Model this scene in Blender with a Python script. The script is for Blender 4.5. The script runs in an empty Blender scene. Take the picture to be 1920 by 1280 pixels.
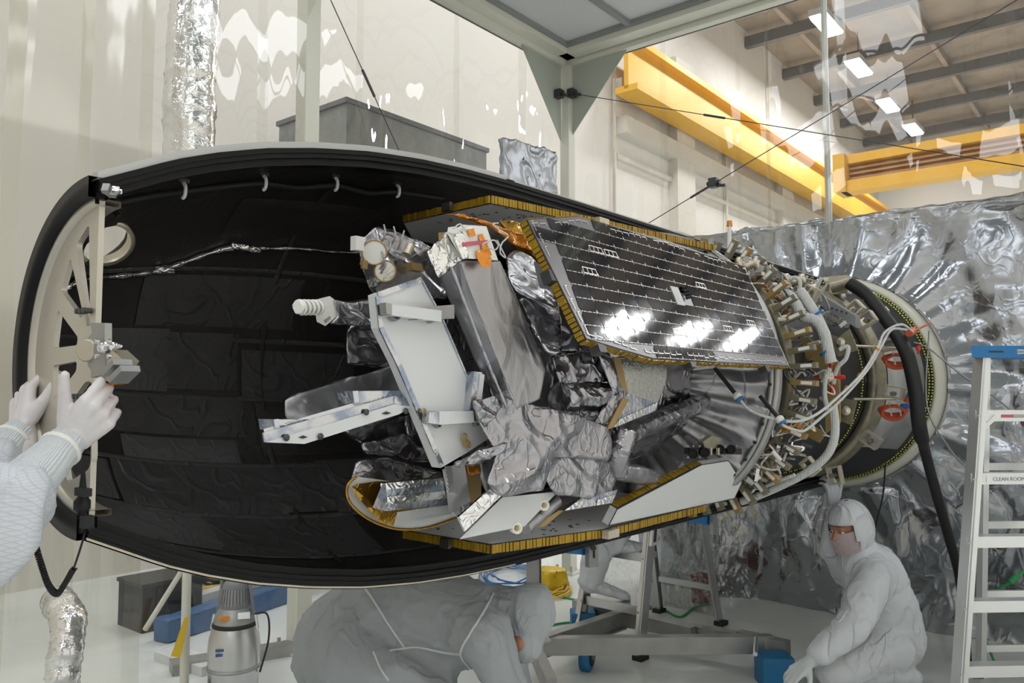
import bpy, bmesh, math, random
from mathutils import Vector, Matrix, noise
random.seed(7)
R = math.radians
SC = bpy.context.scene
COL = SC.collection

# ---------------------------------------------------------------- frame of the place
# s runs along the rocket's axis (and the room's left wall), a across it towards the photographer, z up.
F_PX, PITCH, TH = 1494.0, R(3.64), R(39)
U = Vector((math.sin(TH), math.cos(TH), 0)); M = Vector((math.cos(TH), -math.sin(TH), 0)); ZV = Vector((0, 0, 1))
ORG = Vector((-.104, 2.59, 1.575)); EYE = Vector((0, 0, 1.5))
FZ = -1.575                                   # floor level seen from the axis
def W(s, a, z): return ORG + U*s + M*a + ZV*z
def ray(px, py):
    x = (px-960)/F_PX; z = -(py-640)/F_PX
    return Vector((x, math.cos(PITCH)-math.sin(PITCH)*z, math.sin(PITCH)+math.cos(PITCH)*z))
def hit(px, py, n, c):                        # sight line of the photograph meets the plane n.(s,a,z)=c
    d = ray(px, py); dl = Vector((d.dot(U), d.dot(M), d.z)); o = EYE-ORG; ol = Vector((o.dot(U), o.dot(M), o.z))
    n = Vector(n); k = (c-n.dot(ol))/n.dot(dl); return EYE+d*k
def A(px, py, a): return hit(px, py, (0, 1, 0), a)
def S(px, py, s): return hit(px, py, (1, 0, 0), s)
def H(px, py, z): return hit(px, py, (0, 0, 1), z)
def D(px, py, y): return EYE+ray(px, py)*y
def SA(p):
    d = p-ORG; return (d.dot(U), d.dot(M), d.z)

# ---------------------------------------------------------------- camera, world, exposure, lights
cam = bpy.data.cameras.new('camera'); co = bpy.data.objects.new('camera', cam); COL.objects.link(co)
co.location = EYE; co.rotation_euler = (R(90)+PITCH, 0, 0); cam.lens = F_PX/1920*36; cam.sensor_width = 36
cam.clip_start = .05; cam.clip_end = 200; cam.dof.use_dof = False
SC.camera = co
SC.view_settings.view_transform = 'Standard'; SC.view_settings.look = 'None'
SC.view_settings.gamma = 1; SC.view_settings.use_curve_mapping = False; SC.view_settings.exposure = 0.0
wd = bpy.data.worlds.new('hall_air'); SC.world = wd; wd.use_nodes = True
wd.node_tree.nodes['Background'].inputs[0].default_value = (1, .985, .95, 1)
wd.node_tree.nodes['Background'].inputs[1].default_value = .35
def area(name, loc, target, sx, sy, power, col=(1, 1, 1)):
    l = bpy.data.lights.new(name, 'AREA'); l.shape = 'RECTANGLE'; l.size = sx; l.size_y = sy; l.energy = power; l.color = col
    o = bpy.data.objects.new(name, l); COL.objects.link(o); o.location = loc
    o.rotation_euler = (Vector(target)-Vector(loc)).to_track_quat('-Z', 'Y').to_euler(); return o
# rows of high-bay lamps of the hall stand behind these; canopy lamps and added fill are lit panels further down

# ---------------------------------------------------------------- materials
def mat(name, col, rough=.5, metal=0., bump=None, spec=.5, emit=None, alpha=None, coat=0., var=None, trans=0.):
    m = bpy.data.materials.new(name); m.use_nodes = True; nt = m.node_tree; b = nt.nodes['Principled BSDF']
    b.inputs['Base Color'].default_value = (*col, 1); b.inputs['Roughness'].default_value = rough
    b.inputs['Metallic'].default_value = metal; b.inputs['Specular IOR Level'].default_value = spec
    b.inputs['Coat Weight'].default_value = coat; b.inputs['Coat Roughness'].default_value = .05
    if trans: b.inputs['Transmission Weight'].default_value = trans
    if emit: b.inputs['Emission Color'].default_value = (*emit[0], 1); b.inputs['Emission Strength'].default_value = emit[1]
    if alpha is not None: b.inputs['Alpha'].default_value = alpha
    tc = nt.nodes.new('ShaderNodeTexCoord')
    if var:                                     # (scale, amount, second colour)
        n = nt.nodes.new('ShaderNodeTexNoise'); n.inputs['Scale'].default_value = var[0]; n.inputs['Detail'].default_value = 5
        cr = nt.nodes.new('ShaderNodeValToRGB'); cr.color_ramp.elements[0].position = .5-var[1]; cr.color_ramp.elements[1].position = .5+var[1]
        cr.color_ramp.elements[0].color = (*col, 1); cr.color_ramp.elements[1].color = (*var[2], 1)
        nt.links.new(tc.outputs['Object'], n.inputs['Vector']); nt.links.new(n.outputs['Fac'], cr.inputs[0]); nt.links.new(cr.outputs[0], b.inputs['Base Color'])
    if bump:                                    # list of (kind, scale, distance, stretch vector)
        prev = None
        for kind, sc, dist, st in bump:
            mp = nt.nodes.new('ShaderNodeMapping'); mp.inputs['Scale'].default_value = st; nt.links.new(tc.outputs['Object'], mp.inputs[0])
            if kind == 'noise':
                t = nt.nodes.new('ShaderNodeTexNoise'); t.inputs['Scale'].default_value = sc; t.inputs['Detail'].default_value = 4; t.inputs['Distortion'].default_value = .6; out = t.outputs['Fac']
            elif kind == 'crease':
                t = nt.nodes.new('ShaderNodeTexNoise'); t.inputs['Scale'].default_value = sc; t.inputs['Detail'].default_value = 1.5; t.inputs['Distortion'].default_value = .8; nt.links.new(mp.outputs[0], t.inputs[0])
                sb = nt.nodes.new('ShaderNodeMath'); sb.operation = 'SUBTRACT'; sb.inputs[1].default_value = .5; nt.links.new(t.outputs['Fac'], sb.inputs[0])
                ab = nt.nodes.new('ShaderNodeMath'); ab.operation = 'ABSOLUTE'; nt.links.new(sb.outputs[0], ab.inputs[0]); mn = nt.nodes.new('ShaderNodeMath'); mn.operation = 'MINIMUM'; mn.inputs[1].default_value = .06; nt.links.new(ab.outputs[0], mn.inputs[0]); ab = mn; ab2 = nt.nodes.new('ShaderNodeMath'); ab2.operation = 'MULTIPLY'; ab2.inputs[1].default_value = -2.5; nt.links.new(ab.outputs[0], ab2.inputs[0]); out = ab2.outputs[0]
            elif kind == 'wave':
                t = nt.nodes.new('ShaderNodeTexWave'); t.inputs['Scale'].default_value = sc; out = t.outputs['Fac']
            elif kind == 'check':
                t = nt.nodes.new('ShaderNodeTexBrick'); t.inputs['Scale'].default_value = sc; t.inputs['Brick Width'].default_value = .1; t.inputs['Row Height'].default_value = .1; out = t.outputs['Fac']
            if kind != 'crease': nt.links.new(mp.outputs[0], t.inputs[0])
            bp = nt.nodes.new('ShaderNodeBump'); bp.inputs['Distance'].default_value = dist; bp.inputs['Strength'].default_value = 1
            nt.links.new(out, bp.inputs['Height'])
            if prev: nt.links.new(prev.outputs[0], bp.inputs['Normal'])
            prev = bp
        nt.links.new(prev.outputs[0], b.inputs['Normal'])
    return m
def vinyl(name, tint, fac, rough, dist, st, sc=1.0):
    m = bpy.data.materials.new(name); m.use_nodes = True; nt = m.node_tree; nt.nodes.clear()
    o = nt.nodes.new('ShaderNodeOutputMaterial'); t = nt.nodes.new('ShaderNodeBsdfTransparent'); t.inputs[0].default_value = (*tint, 1)
    g = nt.nodes.new('ShaderNodeBsdfGlossy'); g.inputs['Roughness'].default_value = rough; g.inputs[0].default_value = (1, 1, 1, 1)
    mx = nt.nodes.new('ShaderNodeMixShader'); fr = nt.nodes.new('ShaderNodeLayerWeight'); fr.inputs[0].default_value = .25
    ad = nt.nodes.new('ShaderNodeMath'); ad.operation = 'MULTIPLY_ADD'; ad.inputs[1].default_value = .5; ad.inputs[2].default_value = fac
    tc = nt.nodes.new('ShaderNodeTexCoord'); mp = nt.nodes.new('ShaderNodeMapping'); mp.inputs['Scale'].default_value = st
    n = nt.nodes.new('ShaderNodeTexNoise'); n.inputs['Scale'].default_value = sc; n.inputs['Detail'].default_value = 2
    bp = nt.nodes.new('ShaderNodeBump'); bp.inputs['Distance'].default_value = dist
    nt.links.new(tc.outputs['Object'], mp.inputs[0]); nt.links.new(mp.outputs[0], n.inputs[0]); nt.links.new(n.outputs['Fac'], bp.inputs['Height'])
    nt.links.new(bp.outputs[0], g.inputs['Normal']); nt.links.new(fr.outputs['Fresnel'], ad.inputs[0])
    nt.links.new(ad.outputs[0], mx.inputs[0]); nt.links.new(t.outputs[0], mx.inputs[1]); nt.links.new(g.outputs[0], mx.inputs[2]); nt.links.new(mx.outputs[0], o.inputs[0])
    return m
MT = {}
MT['beige_wall'] = mat('beige_wall', (.71, .67, .61), .7, var=(.8, .3, (.75, .715, .66)))
MT['ledge'] = mat('ledge_paint', (.66, .62, .55), .6)
MT['floor'] = mat('epoxy_floor', (.74, .76, .74), .25, var=(2.2, .3, (.64, .67, .65)), bump=[('noise', 3, .003, (1, 1, 1))])
MT['hall_roof'] = mat('roof_deck', (.46, .39, .32), .8, var=(2, .2, (.36, .32, .28)))
MT['steel_dark'] = mat('dark_joist', (.20, .20, .21), .5, .3)
MT['crane'] = mat('crane_yellow', (.85, .47, .05), .45)
MT['crane_web'] = mat('crane_brown_web', (.50, .27, .10), .5, bump=[('wave', 9, .01, (0, 0, 1))])
MT['lamp'] = mat('lamp_glow', (1, 1, 1), .5, emit=((.94, .97, 1), 14))
MT['tube_lamp_and_fill'] = mat('canopy_lamp_and_fill_glow', (1, 1, 1), .5, emit=((.93, .97, 1), 4.0))
MT['cream'] = mat('cream_enamel', (.66, .65, .56), .35)
MT['green_grey'] = mat('gusset_enamel', (.40, .43, .37), .45)
MT['canopy_panel'] = mat('filter_panel', (.56, .57, .57), .6, var=(300, .1, (.62, .63, .63)))
MT['tbar'] = mat('grey_tbar', (.25, .26, .25), .5)
MT['vinyl'] = vinyl('clear_vinyl', (.96, .96, .945), .055, .02, .03, (1.2, 1.2, .22), 2.2)
MT['vinyl_thick'] = vinyl('overlapped_vinyl', (.90, .895, .85), .07, .10, .02, (3, 3, .15), 2)
MT['white'] = mat('white_paint', (.66, .67, .67), .38)
MT['white_plastic'] = mat('white_plastic', (.82, .81, .76), .4)
MT['alu'] = mat('mill_aluminium', (.60, .60, .60), .32, 1., bump=[('noise', 60, .0006, (1, 1, 8))])
MT['alu_dull'] = mat('dull_aluminium', (.44, .44, .43), .48, .85, var=(9, .2, (.36, .36, .35)))
MT['alu_white'] = mat('bright_ladder_rail', (.80, .81, .80), .35, .55)
MT['chrome'] = mat('polished_steel', (.78, .78, .77), .12, 1.)
MT['gold_alu'] = mat('chem_film_aluminium', (.66, .60, .47), .38, .75, var=(14, .25, (.58, .53, .42)))
MT['olive_alu'] = mat('olive_anodised', (.34, .31, .22), .45, .6, var=(40, .2, (.24, .22, .16)))
MT['bronze'] = mat('bronze_anodised', (.42, .29, .12), .45, .5)
MT['truss'] = mat('truss_plate_aluminium', (.60, .56, .48), .42, .6, bump=[('noise', 30, .0004, (1, 1, 6))])
MT['black_film'] = mat('black_kapton_film', (.022, .020, .018), .30, 0, spec=.6, bump=[('crease', 5, .004, (1, 1, 1)), ('noise', 38, .0015, (1, 1, 1))])
MT['black_gasket'] = mat('black_rubber_seal', (.008, .008, .008), .45, 0, spec=.22)
MT['black_matte'] = mat('black_cable_sleeve', (.012, .012, .012), .6)
MT['carbon'] = mat('carbon_barrel', (.018, .018, .019), .5, spec=.35, bump=[('noise', 20, .001, (1, 1, 1))])
MT['grey_skin'] = mat('grey_fairing_skin', (.52, .52, .50), .45)
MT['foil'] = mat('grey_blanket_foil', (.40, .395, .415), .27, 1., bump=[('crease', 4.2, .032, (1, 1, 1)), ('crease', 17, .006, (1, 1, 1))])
MT['foil_lit'] = mat('lit_blanket_foil', (.74, .73, .76), .34, 1., bump=[('crease', 8, .022, (1, 1, 1)), ('crease', 24, .003, (1, 1, 1))])  # lighter copy of the blanket foil, light on the folds put into its colour
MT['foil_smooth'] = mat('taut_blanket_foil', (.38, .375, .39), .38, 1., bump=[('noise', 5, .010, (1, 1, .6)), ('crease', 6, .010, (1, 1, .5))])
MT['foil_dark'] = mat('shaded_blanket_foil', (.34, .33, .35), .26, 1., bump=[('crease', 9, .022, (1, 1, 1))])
MT['foil_bright'] = mat('silver_tape', (.80, .80, .79), .14, 1., bump=[('crease', 26, .004, (1, 1, 1)), ('noise', 8, .01, (1, 1, 1))])
MT['osr'] = mat('mirror_tile_radiator', (.72, .71, .66), .16, 1., bump=[('check', 6, .001, (8, 8, 8)), ('noise', 90, .0008, (1, 1, 1))])
MT['blue_tape'] = mat('blue_sheen_tape', (.30, .36, .46), .22, 1., bump=[('noise', 60, .002, (1, 1, 1))], var=(14, .08, (.62, .63, .66)))
MT['kapton'] = mat('amber_tape', (.72, .25, .02), .18, .35, bump=[('crease', 30, .003, (1, 1, 1))])
MT['gold_foil'] = mat('gold_foil', (.42, .24, .04), .22, .9, bump=[('crease', 22, .004, (1, 1, 1))])
MT['honey'] = mat('honeycomb_edge_tape', (.46, .29, .02), .32, .4, bump=[('noise', 30, .003, (1, 1, 1))], var=(30, .3, (.30, .17, .01)))
MT['edge_black'] = mat('panel_edge_line', (.02, .02, .02), .4)
MT['solar'] = mat('solar_cell_glass', (.006, .005, .010), .06, 0, spec=.45, coat=.45, bump=[('noise', 3, .0010, (1, 1, 1))])
MT['solar_base'] = mat('panel_substrate', (.20, .19, .20), .35, .3)
MT['silver_line'] = mat('silver_interconnect', (.72, .70, .66), .35, .6)
MT['red'] = mat('red_cap', (.60, .02, .015), .4)
MT['pink'] = mat('red_tape', (.55, .10, .14), .4)
MT['orange_rope'] = mat('orange_cable', (.60, .10, .04), .45)
MT['white_cable'] = mat('white_braid', (.68, .69, .67), .5, bump=[('wave', 60, .002, (1, 1, 1))])
MT['blue_tie'] = mat('blue_tie', (.02, .16, .45), .4)
MT['blue_plastic'] = mat('blue_plastic', (.012, .17, .42), .42)
MT['blue_cap'] = mat('blue_bumper_cap', (.01, .15, .33), .5)
MT['yellow_dot'] = mat('yellow_dot', (.62, .62, .12), .5)
MT['rubber'] = mat('black_rubber', (.02, .02, .02), .7)
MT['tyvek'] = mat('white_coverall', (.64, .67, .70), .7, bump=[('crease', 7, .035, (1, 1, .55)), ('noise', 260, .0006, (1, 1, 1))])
MT['tyvek_shaded'] = mat('shaded_coverall', (.36, .385, .40), .7, bump=[('crease', 6, .022, (1, 1, .55)), ('noise', 260, .0006, (1, 1, 1))])  # darker copy of the coverall cloth, shade under the fairing put into it
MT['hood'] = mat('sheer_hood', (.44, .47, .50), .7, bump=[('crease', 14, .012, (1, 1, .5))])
MT['glove'] = mat('nitrile_glove', (.72, .66, .67), .36, bump=[('noise', 28, .0022, (1, 1, 1))], var=(12, .25, (.76, .73, .73)))
MT['skin'] = mat('skin', (.42, .19, .12), .45)
MT['cuff'] = mat('knit_cuff', (.66, .70, .72), .7, bump=[('wave', 90, .001, (1, 1, 1))])
MT['dark_metal'] = mat('dark_fastener', (.08, .08, .08), .4, .7)
MT['yellow'] = mat('yellow_cable', (.75, .50, .02), .4)
MT['green'] = mat('green_cable', (.02, .30, .08), .4)
MT['blue_foam'] = mat('blue_film', (.05, .12, .26), .4, bump=[('crease', 9, .01, (1, 1, 1))])
MT['concrete_box'] = mat('grey_galvanised', (.33, .34, .33), .55, .35, var=(14, .3, (.25, .26, .25)))
MT['dark_box'] = mat('dark_bin', (.03, .032, .038), .5)
MT['grey_plastic'] = mat('grey_motor_housing', (.22, .23, .24), .5)
MT['mesh_screen'] = mat('bag_grey', (.36, .38, .41), .38, .9, bump=[('crease', 5, .01, (1, 1, .4))])

def suit_check():                                # woven grid of static threads in the cleanroom cloth
    m = mat('grid_weave_coverall', (.66, .68, .72), .7, bump=[('noise', 6, .010, (1, 1, 1))]); nt = m.node_tree; b = nt.nodes['Principled BSDF']
    tc = nt.nodes.new('ShaderNodeTexCoord'); cr = []
    mp = nt.nodes.new('ShaderNodeMapping'); mp.inputs['Rotation'].default_value = (0, R(-48), R(14)); nt.links.new(tc.outputs['Object'], mp.inputs[0])
    sp = nt.nodes.new('ShaderNodeSeparateXYZ'); nt.links.new(mp.outputs[0], sp.inputs[0]); last = None
    for ax in ('X', 'Z'):
        a = nt.nodes.new('ShaderNodeMath'); a.operation = 'MULTIPLY'; a.inputs[1].default_value = 150; nt.links.new(sp.outputs[ax], a.inputs[0])
        f = nt.nodes.new('ShaderNodeMath'); f.operation = 'FRACT'; nt.links.new(a.outputs[0], f.inputs[0])
        g = nt.nodes.new('ShaderNodeMath'); g.operation = 'LESS_THAN'; g.inputs[1].default_value = .2; nt.links.new(f.outputs[0], g.inputs[0]); cr.append(g)
    mxm = nt.nodes.new('ShaderNodeMath'); mxm.operation = 'MAXIMUM'; nt.links.new(cr[0].outputs[0], mxm.inputs[0]); nt.links.new(cr[1].outputs[0], mxm.inputs[1])
    mx = nt.nodes.new('ShaderNodeMixRGB'); mx.inputs[1].default_value = (.68, .70, .74, 1); mx.inputs[2].default_value = (.57, .60, .66, 1)
    nt.links.new(mxm.outputs[0], mx.inputs[0]); nt.links.new(mx.outputs[0], b.inputs['Base Color']); return m
MT['suit_grid'] = suit_check()

# ---------------------------------------------------------------- object helpers
def root_loc(o):
    v = Vector((0, 0, 0))
    while o is not None: v = v+Vector(o.location); o = o.parent
    return v
def thing(name, label, cat, loc, group=None):
    o = bpy.data.objects.new(name, None); o.empty_display_size = .1; COL.objects.link(o); o.location = loc
    o['label'] = label; o['category'] = cat
    if group: o['group'] = group
    return o
class MB:
    def __init__(self): self.v = []; self.f = []; self.sm = []
    def add(self, vs, fs, smooth=False):
        n = len(self.v); self.v += [Vector(v) for v in vs]; self.f += [tuple(i+n for i in f) for f in fs]; self.sm += [smooth]*len(fs); return self
    def build(self, name, m, parent=None, kind=None, label=None, origin=None):
        c = Vector((0, 0, 0))
        if self.v:
            c = Vector((sum(v.x for v in self.v), sum(v.y for v in self.v), sum(v.z for v in self.v)))/len(self.v)
        if origin is not None: c = Vector(origin)
        me = bpy.data.meshes.new(name); me.from_pydata([v-c for v in self.v], [], self.f); me.update()
        me.polygons.foreach_set('use_smooth', self.sm)
        me.materials.append(MT[m] if isinstance(m, str) else m)
        o = bpy.data.objects.new(name, me); COL.objects.link(o)
        o.location = c-(root_loc(parent) if parent else Vector((0, 0, 0))); o.parent = parent
        if kind: o['kind'] = kind
        if label: o['label'] = label
        return o
def tag(o, label, cat, group=None):
    o['label'] = label; o['category'] = cat
    if group: o['group'] = group
    return o
def box(mb, c, ex, ey, ez):                     # half vectors
    c, ex, ey, ez = Vector(c), Vector(ex), Vector(ey), Vector(ez)
    vs = [c+ex*x+ey*y+ez*z for x in (-1, 1) for y in (-1, 1) for z in (-1, 1)]
    fs = [(0, 1, 3, 2), (4, 6, 7, 5), (0, 4, 5, 1), (2, 3, 7, 6), (0, 2, 6, 4), (1, 5, 7, 3)]
    if ex.cross(ey).dot(ez) < 0: fs = [f[::-1] for f in fs]
    return mb.add(vs, fs)
def lbox(mb, s, a, z, hs, ha, hz): return box(mb, W(s, a, z), U*hs, M*ha, ZV*hz)
def beam(mb, p, q, w, h, up=ZV):
    p, q = Vector(p), Vector(q); d = q-p; x = d.cross(Vector(up)).normalized()*w/2; y = x.cross(d).normalized()*h/2
    return box(mb, (p+q)/2, d/2, x, y)
def prism(mb, pts, vec):
    pts = [Vector(p) for p in pts]; vec = Vector(vec); n = len(pts)
    nn = Vector((0, 0, 0))
    for i in range(n): nn += pts[i].cross(pts[(i+1) % n])
    if nn.dot(vec) > 0: pts = pts[::-1]
    vs = pts+[p+vec for p in pts]
    fs = [tuple(range(n)), tuple(range(2*n-1, n-1, -1))]+[(i, i+n, (i+1) % n+n, (i+1) % n) for i in range(n)]
    return mb.add(vs, fs)
def frame_of(d):
    d = Vector(d).normalized(); r = Vector((0, 0, 1)) if abs(d.z) < .9 else Vector((1, 0, 0))
    x = d.cross(r).normalized(); return x, d.cross(x).normalized()
def rod(mb, p, q, r0, r1=None, n=12, caps=True):
    p, q = Vector(p), Vector(q); r1 = r0 if r1 is None else r1; x, y = frame_of(q-p); vs = []
    for c, r in ((p, r0), (q, r1)): vs += [c+(x*math.cos(2*math.pi*i/n)+y*math.sin(2*math.pi*i/n))*r for i in range(n)]
    mb.add(vs, [(i, (i+1) % n, (i+1) % n+n, i+n) for i in range(n)], True)
    if caps: mb.add(vs[:n], [tuple(range(n-1, -1, -1))]); mb.add(vs[n:], [tuple(range(n))])
    return mb
def spline(pts, k=6):
    pts = [Vector(p) for p in pts]
    if len(pts) < 3: return pts
    P = [pts[0]*2-pts[1]]+pts+[pts[-1]*2-pts[-2]]; out = []
    for i in range(1, len(P)-2):
        for j in range(k):
            t = j/k; a, b, c, d = P[i-1:i+3]
            out.append(.5*((2*b)+(c-a)*t+(2*a-5*b+4*c-d)*t*t+(-a+3*b-3*c+d)*t**3))
    return out+[pts[-1]]
def tube(mb, pts, r, n=8, k=6, rf=None, flat=1.):
    ps = spline(pts, k); x, y = frame_of(ps[1]-ps[0]); vs = []; N = len(ps)
    for i, p in enumerate(ps):
        d = (ps[min(i+1, N-1)]-ps[max(i-1, 0)]).normalized(); x = (x-d*x.dot(d)).normalized(); y = d.cross(x)
        rr = (r if rf is None else rf(i/(N-1)))
        vs += [p+(x*math.cos(2*math.pi*j/n)+y*math.sin(2*math.pi*j/n)*flat)*rr for j in range(n)]
    fs = [(i*n+j, i*n+(j+1) % n, (i+1)*n+(j+1) % n, (i+1)*n+j) for i in range(N-1) for j in range(n)]
    mb.add(vs, fs, True); mb.add(vs[:n], [tuple(range(n-1, -1, -1))]); mb.add(vs[-n:], [tuple(range(n))]); return mb
def lathe(mb, base, axis, prof, n=24, smooth=True):   # prof: (distance along axis, radius)
    base = Vector(base); ax = Vector(axis).normalized(); x, y = frame_of(ax); vs = []
    for t, r in prof: vs += [base+ax*t+(x*math.cos(2*math.pi*i/n)+y*math.sin(2*math.pi*i/n))*r for i in range(n)]
    k = len(prof); mb.add(vs, [(j*n+i, j*n+(i+1) % n, (j+1)*n+(i+1) % n, (j+1)*n+i) for j in range(k-1) for i in range(n)], smooth)
    mb.add(vs[:n], [tuple(range(n-1, -1, -1))]); mb.add(vs[-n:], [tuple(range(n))]); return mb
def ringarc(mb, prof, a0, a1, n, closed_prof=True):   # profile (s, r) swept about the rocket axis; angle 0 = towards photographer (a+), 90 = up
    vs = []; k = len(prof)
    for i in range(n+1):
        t = R(a0+(a1-a0)*i/n); vs += [W(s, r*math.cos(t), r*math.sin(t)) for s, r in prof]
    kk = k if closed_prof else k-1
    mb.add(vs, [(i*k+j, i*k+(j+1) % k, (i+1)*k+(j+1) % k, (i+1)*k+j) for i in range(n) for j in range(kk)], True); return mb
def disk(mb, c, nrm, r, t=.002, n=16): return rod(mb, Vector(c), Vector(c)+Vector(nrm).normalized()*t, r, r, n)

def fold(q):                                      # sharp folds: kinks where smooth noise changes sign
    w = noise.noise_vector(q*.35)*.5; q = q+w
    n1 = noise.noise(q*.42); a = max(0, .24-abs(n1)); b = max(0, .13-abs(noise.noise(q*.9+Vector((7, 3, 1))))); c = max(0, .07-abs(noise.noise(q*2.1+Vector((2, 9, 4)))))
    return -.3+.8*noise.noise(q*.3)+2.6*a+2.2*b+1.6*c
def crumple(me_pts_faces, name, m, parent, cut=.03, amp=.012, fr=9., smooth=True, bev=.012, seed=0., label=None, sag=0.):
    """closed hull -> finely cut, creased foil"""
    vs, fs = me_pts_faces; bm = bmesh.new(); bv = [bm.verts.new(v) for v in vs]
    for f in fs:
        try: bm.faces.new([bv[i] for i in f])
        except ValueError: pass
    bmesh.ops.remove_doubles(bm, verts=bm.verts, dist=1e-5); bmesh.ops.recalc_face_normals(bm, faces=bm.faces)
    if bev: bmesh.ops.bevel(bm, geom=list(bm.edges), offset=bev, segments=2, profile=.6, affect='EDGES', clamp_overlap=True)
    bmesh.ops.triangulate(bm, faces=bm.faces)
    for it in range(6):
        lg = [e for e in bm.edges if e.calc_length() > cut]
        if not lg or len(bm.faces) > 9000: break
        bmesh.ops.subdivide_edges(bm, edges=lg, cuts=1); bmesh.ops.triangulate(bm, faces=[f for f in bm.faces if len(f.verts) > 3])
    bm.normal_update(); new = []
    for v in bm.verts:
        q = (v.co+Vector((seed, seed*1.7, seed*.6)))*fr
        h = fold(q*2.0)
        new.append(v.co+v.normal*amp*h)
    for v, c in zip(bm.verts, new): v.co = c
    mb = MB(); bm.verts.ensure_lookup_table(); bm.verts.index_update()
    mb.add([v.co.copy() for v in bm.verts], [tuple(v.index for v in f.verts) for f in bm.faces], smooth); bm.free()
    return mb.build(name, m, parent, label=label)
def hull(polys):                                  # loft closed hull through successive polygons (same count)
    n = len(polys[0]); vs = [Vector(p) for pl in polys for p in pl]; k = len(polys)
    fs = [tuple(range(n-1, -1, -1)), tuple(range((k-1)*n, k*n))]
    fs += [(j*n+i, j*n+(i+1) % n, (j+1)*n+(i+1) % n, (j+1)*n+i) for j in range(k-1) for i in range(n)]
    return vs, fs
def PF(pts, vec):                                 # prism as (verts, faces)
    b = MB(); prism(b, pts, vec); return b.v, b.f
def pp(lst, a=None): return [A(p[0], p[1], p[2] if len(p) > 2 else a) for p in lst]
# ================================================================= the setting
def struct(name, mb, m, label=None):
    o = mb.build(name, m); o['kind'] = 'structure'
    if label: o['label'] = label
    return o
SW = 3.62; AW = -2.196; ZC = 2.737                  # right curtain plane, left curtain plane, canopy underside
struct('floor', lbox(MB(), 7.5, 1.5, FZ-.05, 18, 7, .05), 'floor')
hw = struct('wall_left', lbox(MB(), 7.5, -5.12, 3.2, 17.6, .1, 4.8), 'beige_wall')
struct('wall_right', lbox(MB(), 7.5, 8.1, 3.2, 17.6, .1, 4.8), 'beige_wall'); struct('wall_near', lbox(MB(), -10.1, 1.5, 3.2, .1, 6.6, 4.8), 'beige_wall')
fw = struct('wall_far', lbox(MB(), 25.1, 1.5, 3.2, .1, 6.6, 4.8), 'beige_wall')
roof = struct('ceiling', lbox(MB(), 7.5, 1.5, 7.9, 17.6, 6.6, .06), 'hall_roof')
for i in range(15): lbox(MB(), -8+i*2.25, 1.5, 7.55, .07, 6.5, .12).build('joist', 'steel_dark', roof)
for i in range(6): lbox(MB(), 7.5, -4+i*2.1, 7.75, 17.4, .05, .10).build('purlin', 'hall_roof', roof)
for z0, h, d in ((4.25, .14, .12), (4.95, .08, .08), (3.75, .04, .04)): lbox(MB(), 16.9, -5.02+d, z0, 7.9, d, h).build('ledge', 'ledge', hw)
for s0 in (11.2, 16.4, 21.5): lbox(MB(), s0, -4.95, 4.4, .35, .12, 1.6).build('pilaster', 'ledge', hw)
for s0 in (8.9, 13.2): rod(MB(), W(s0, -4.95, -1), W(s0, -4.95, 5), .03).build('conduit', 'ledge', hw)

# crane rail along the wall and the crane bridge across the hall
cr = thing('crane_runway', 'long yellow crane rail running along the beige hall wall', 'crane rail', W(14, -4.6, 5.2))
lbox(MB(), 17.0, -4.6, 5.47, 8.3, .16, .05).build('top_flange', 'crane', cr)
lbox(MB(), 17.0, -4.6, 5.07, 8.3, .04, .38).build('web', 'crane', cr)
lbox(MB(), 17.0, -4.6, 4.69, 8.3, .2, .05).build('bottom_flange', 'crane', cr)
lbox(MB(), 17.0, -4.6, 5.56, 8.3, .04, .04).build('rail', 'crane_web', cr)
cb = thing('crane_bridge', 'yellow crane bridge beam with a brown ribbed web spanning the hall beyond the curtain', 'crane', W(13, -.5, 3.8))
lbox(MB(), 13, 0, 4.12, .14, 2.6, .08).build('top_flange', 'crane', cb)
lbox(MB(), 13.1, 0, 3.88, .05, 2.55, .2).build('web', 'crane_web', cb)
lbox(MB(), 13, 0, 3.62, .2, 2.6, .10).build('bottom_flange', 'crane', cb)
for k in range(3): lbox(MB(), 12.98, 0, 3.78+k*.09, .03, 2.5, .018).build('cable_track', 'crane_web', cb)
lbox(MB(), 13, -2.6, 3.86, .3, .10, .34).build('end_truck', 'crane', cb)
lamps = [(1550, 50, 13.6), (1610, 130, 16.1), (1665, 200, 19.0), (1712, 245, 21.4)]
desc = ['nearest and largest', 'second nearest', 'third along the row', 'farthest and smallest']
def highbay(p, lab, grp):
    t = thing('high_bay_lamp', lab, 'lamp', p, grp)
    box(MB(), p+ZV*.10, U*.55, M*.17, ZV*.06).build('housing', 'white', t)
    box(MB(), p+ZV*.02, U*.50, M*.15, ZV*.02).build('diffuser', 'lamp', t)
    rod(MB(), p+ZV*.16, Vector((p.x, p.y, 1.575+7.9)), .012).build('hanger', 'steel_dark', t)
    area('high_bay_light', p-ZV*.01, p-ZV*3, .3, 1.0, PW, (.94, .97, 1)).rotation_euler = (0, 0, -TH)
PW = 120
for (px, py, s0), d in zip(lamps, desc): highbay(H(px, py, 7.0), 'glowing hall ceiling lamp, %s in the row behind the clear curtain' % d, 'lamps under the hall roof')
def bare(s_, a_, z_, pw): area('high_bay_light', W(s_, a_, z_), W(s_, a_, 0), .34, 1.0, pw, (.94, .97, 1)).rotation_euler = (0, 0, -TH)
for s_ in (-7, -3.6, -.2, 3.2, 6.6, 10.0): bare(s_, -3.1, 7.0, 85)
for s_ in (-7.8, -5.1, -2.4, .2, 2.85, 5.5, 8.15, 10.8, 13.45, 16.1): bare(s_, 4.4, 5.5, 130)

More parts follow.
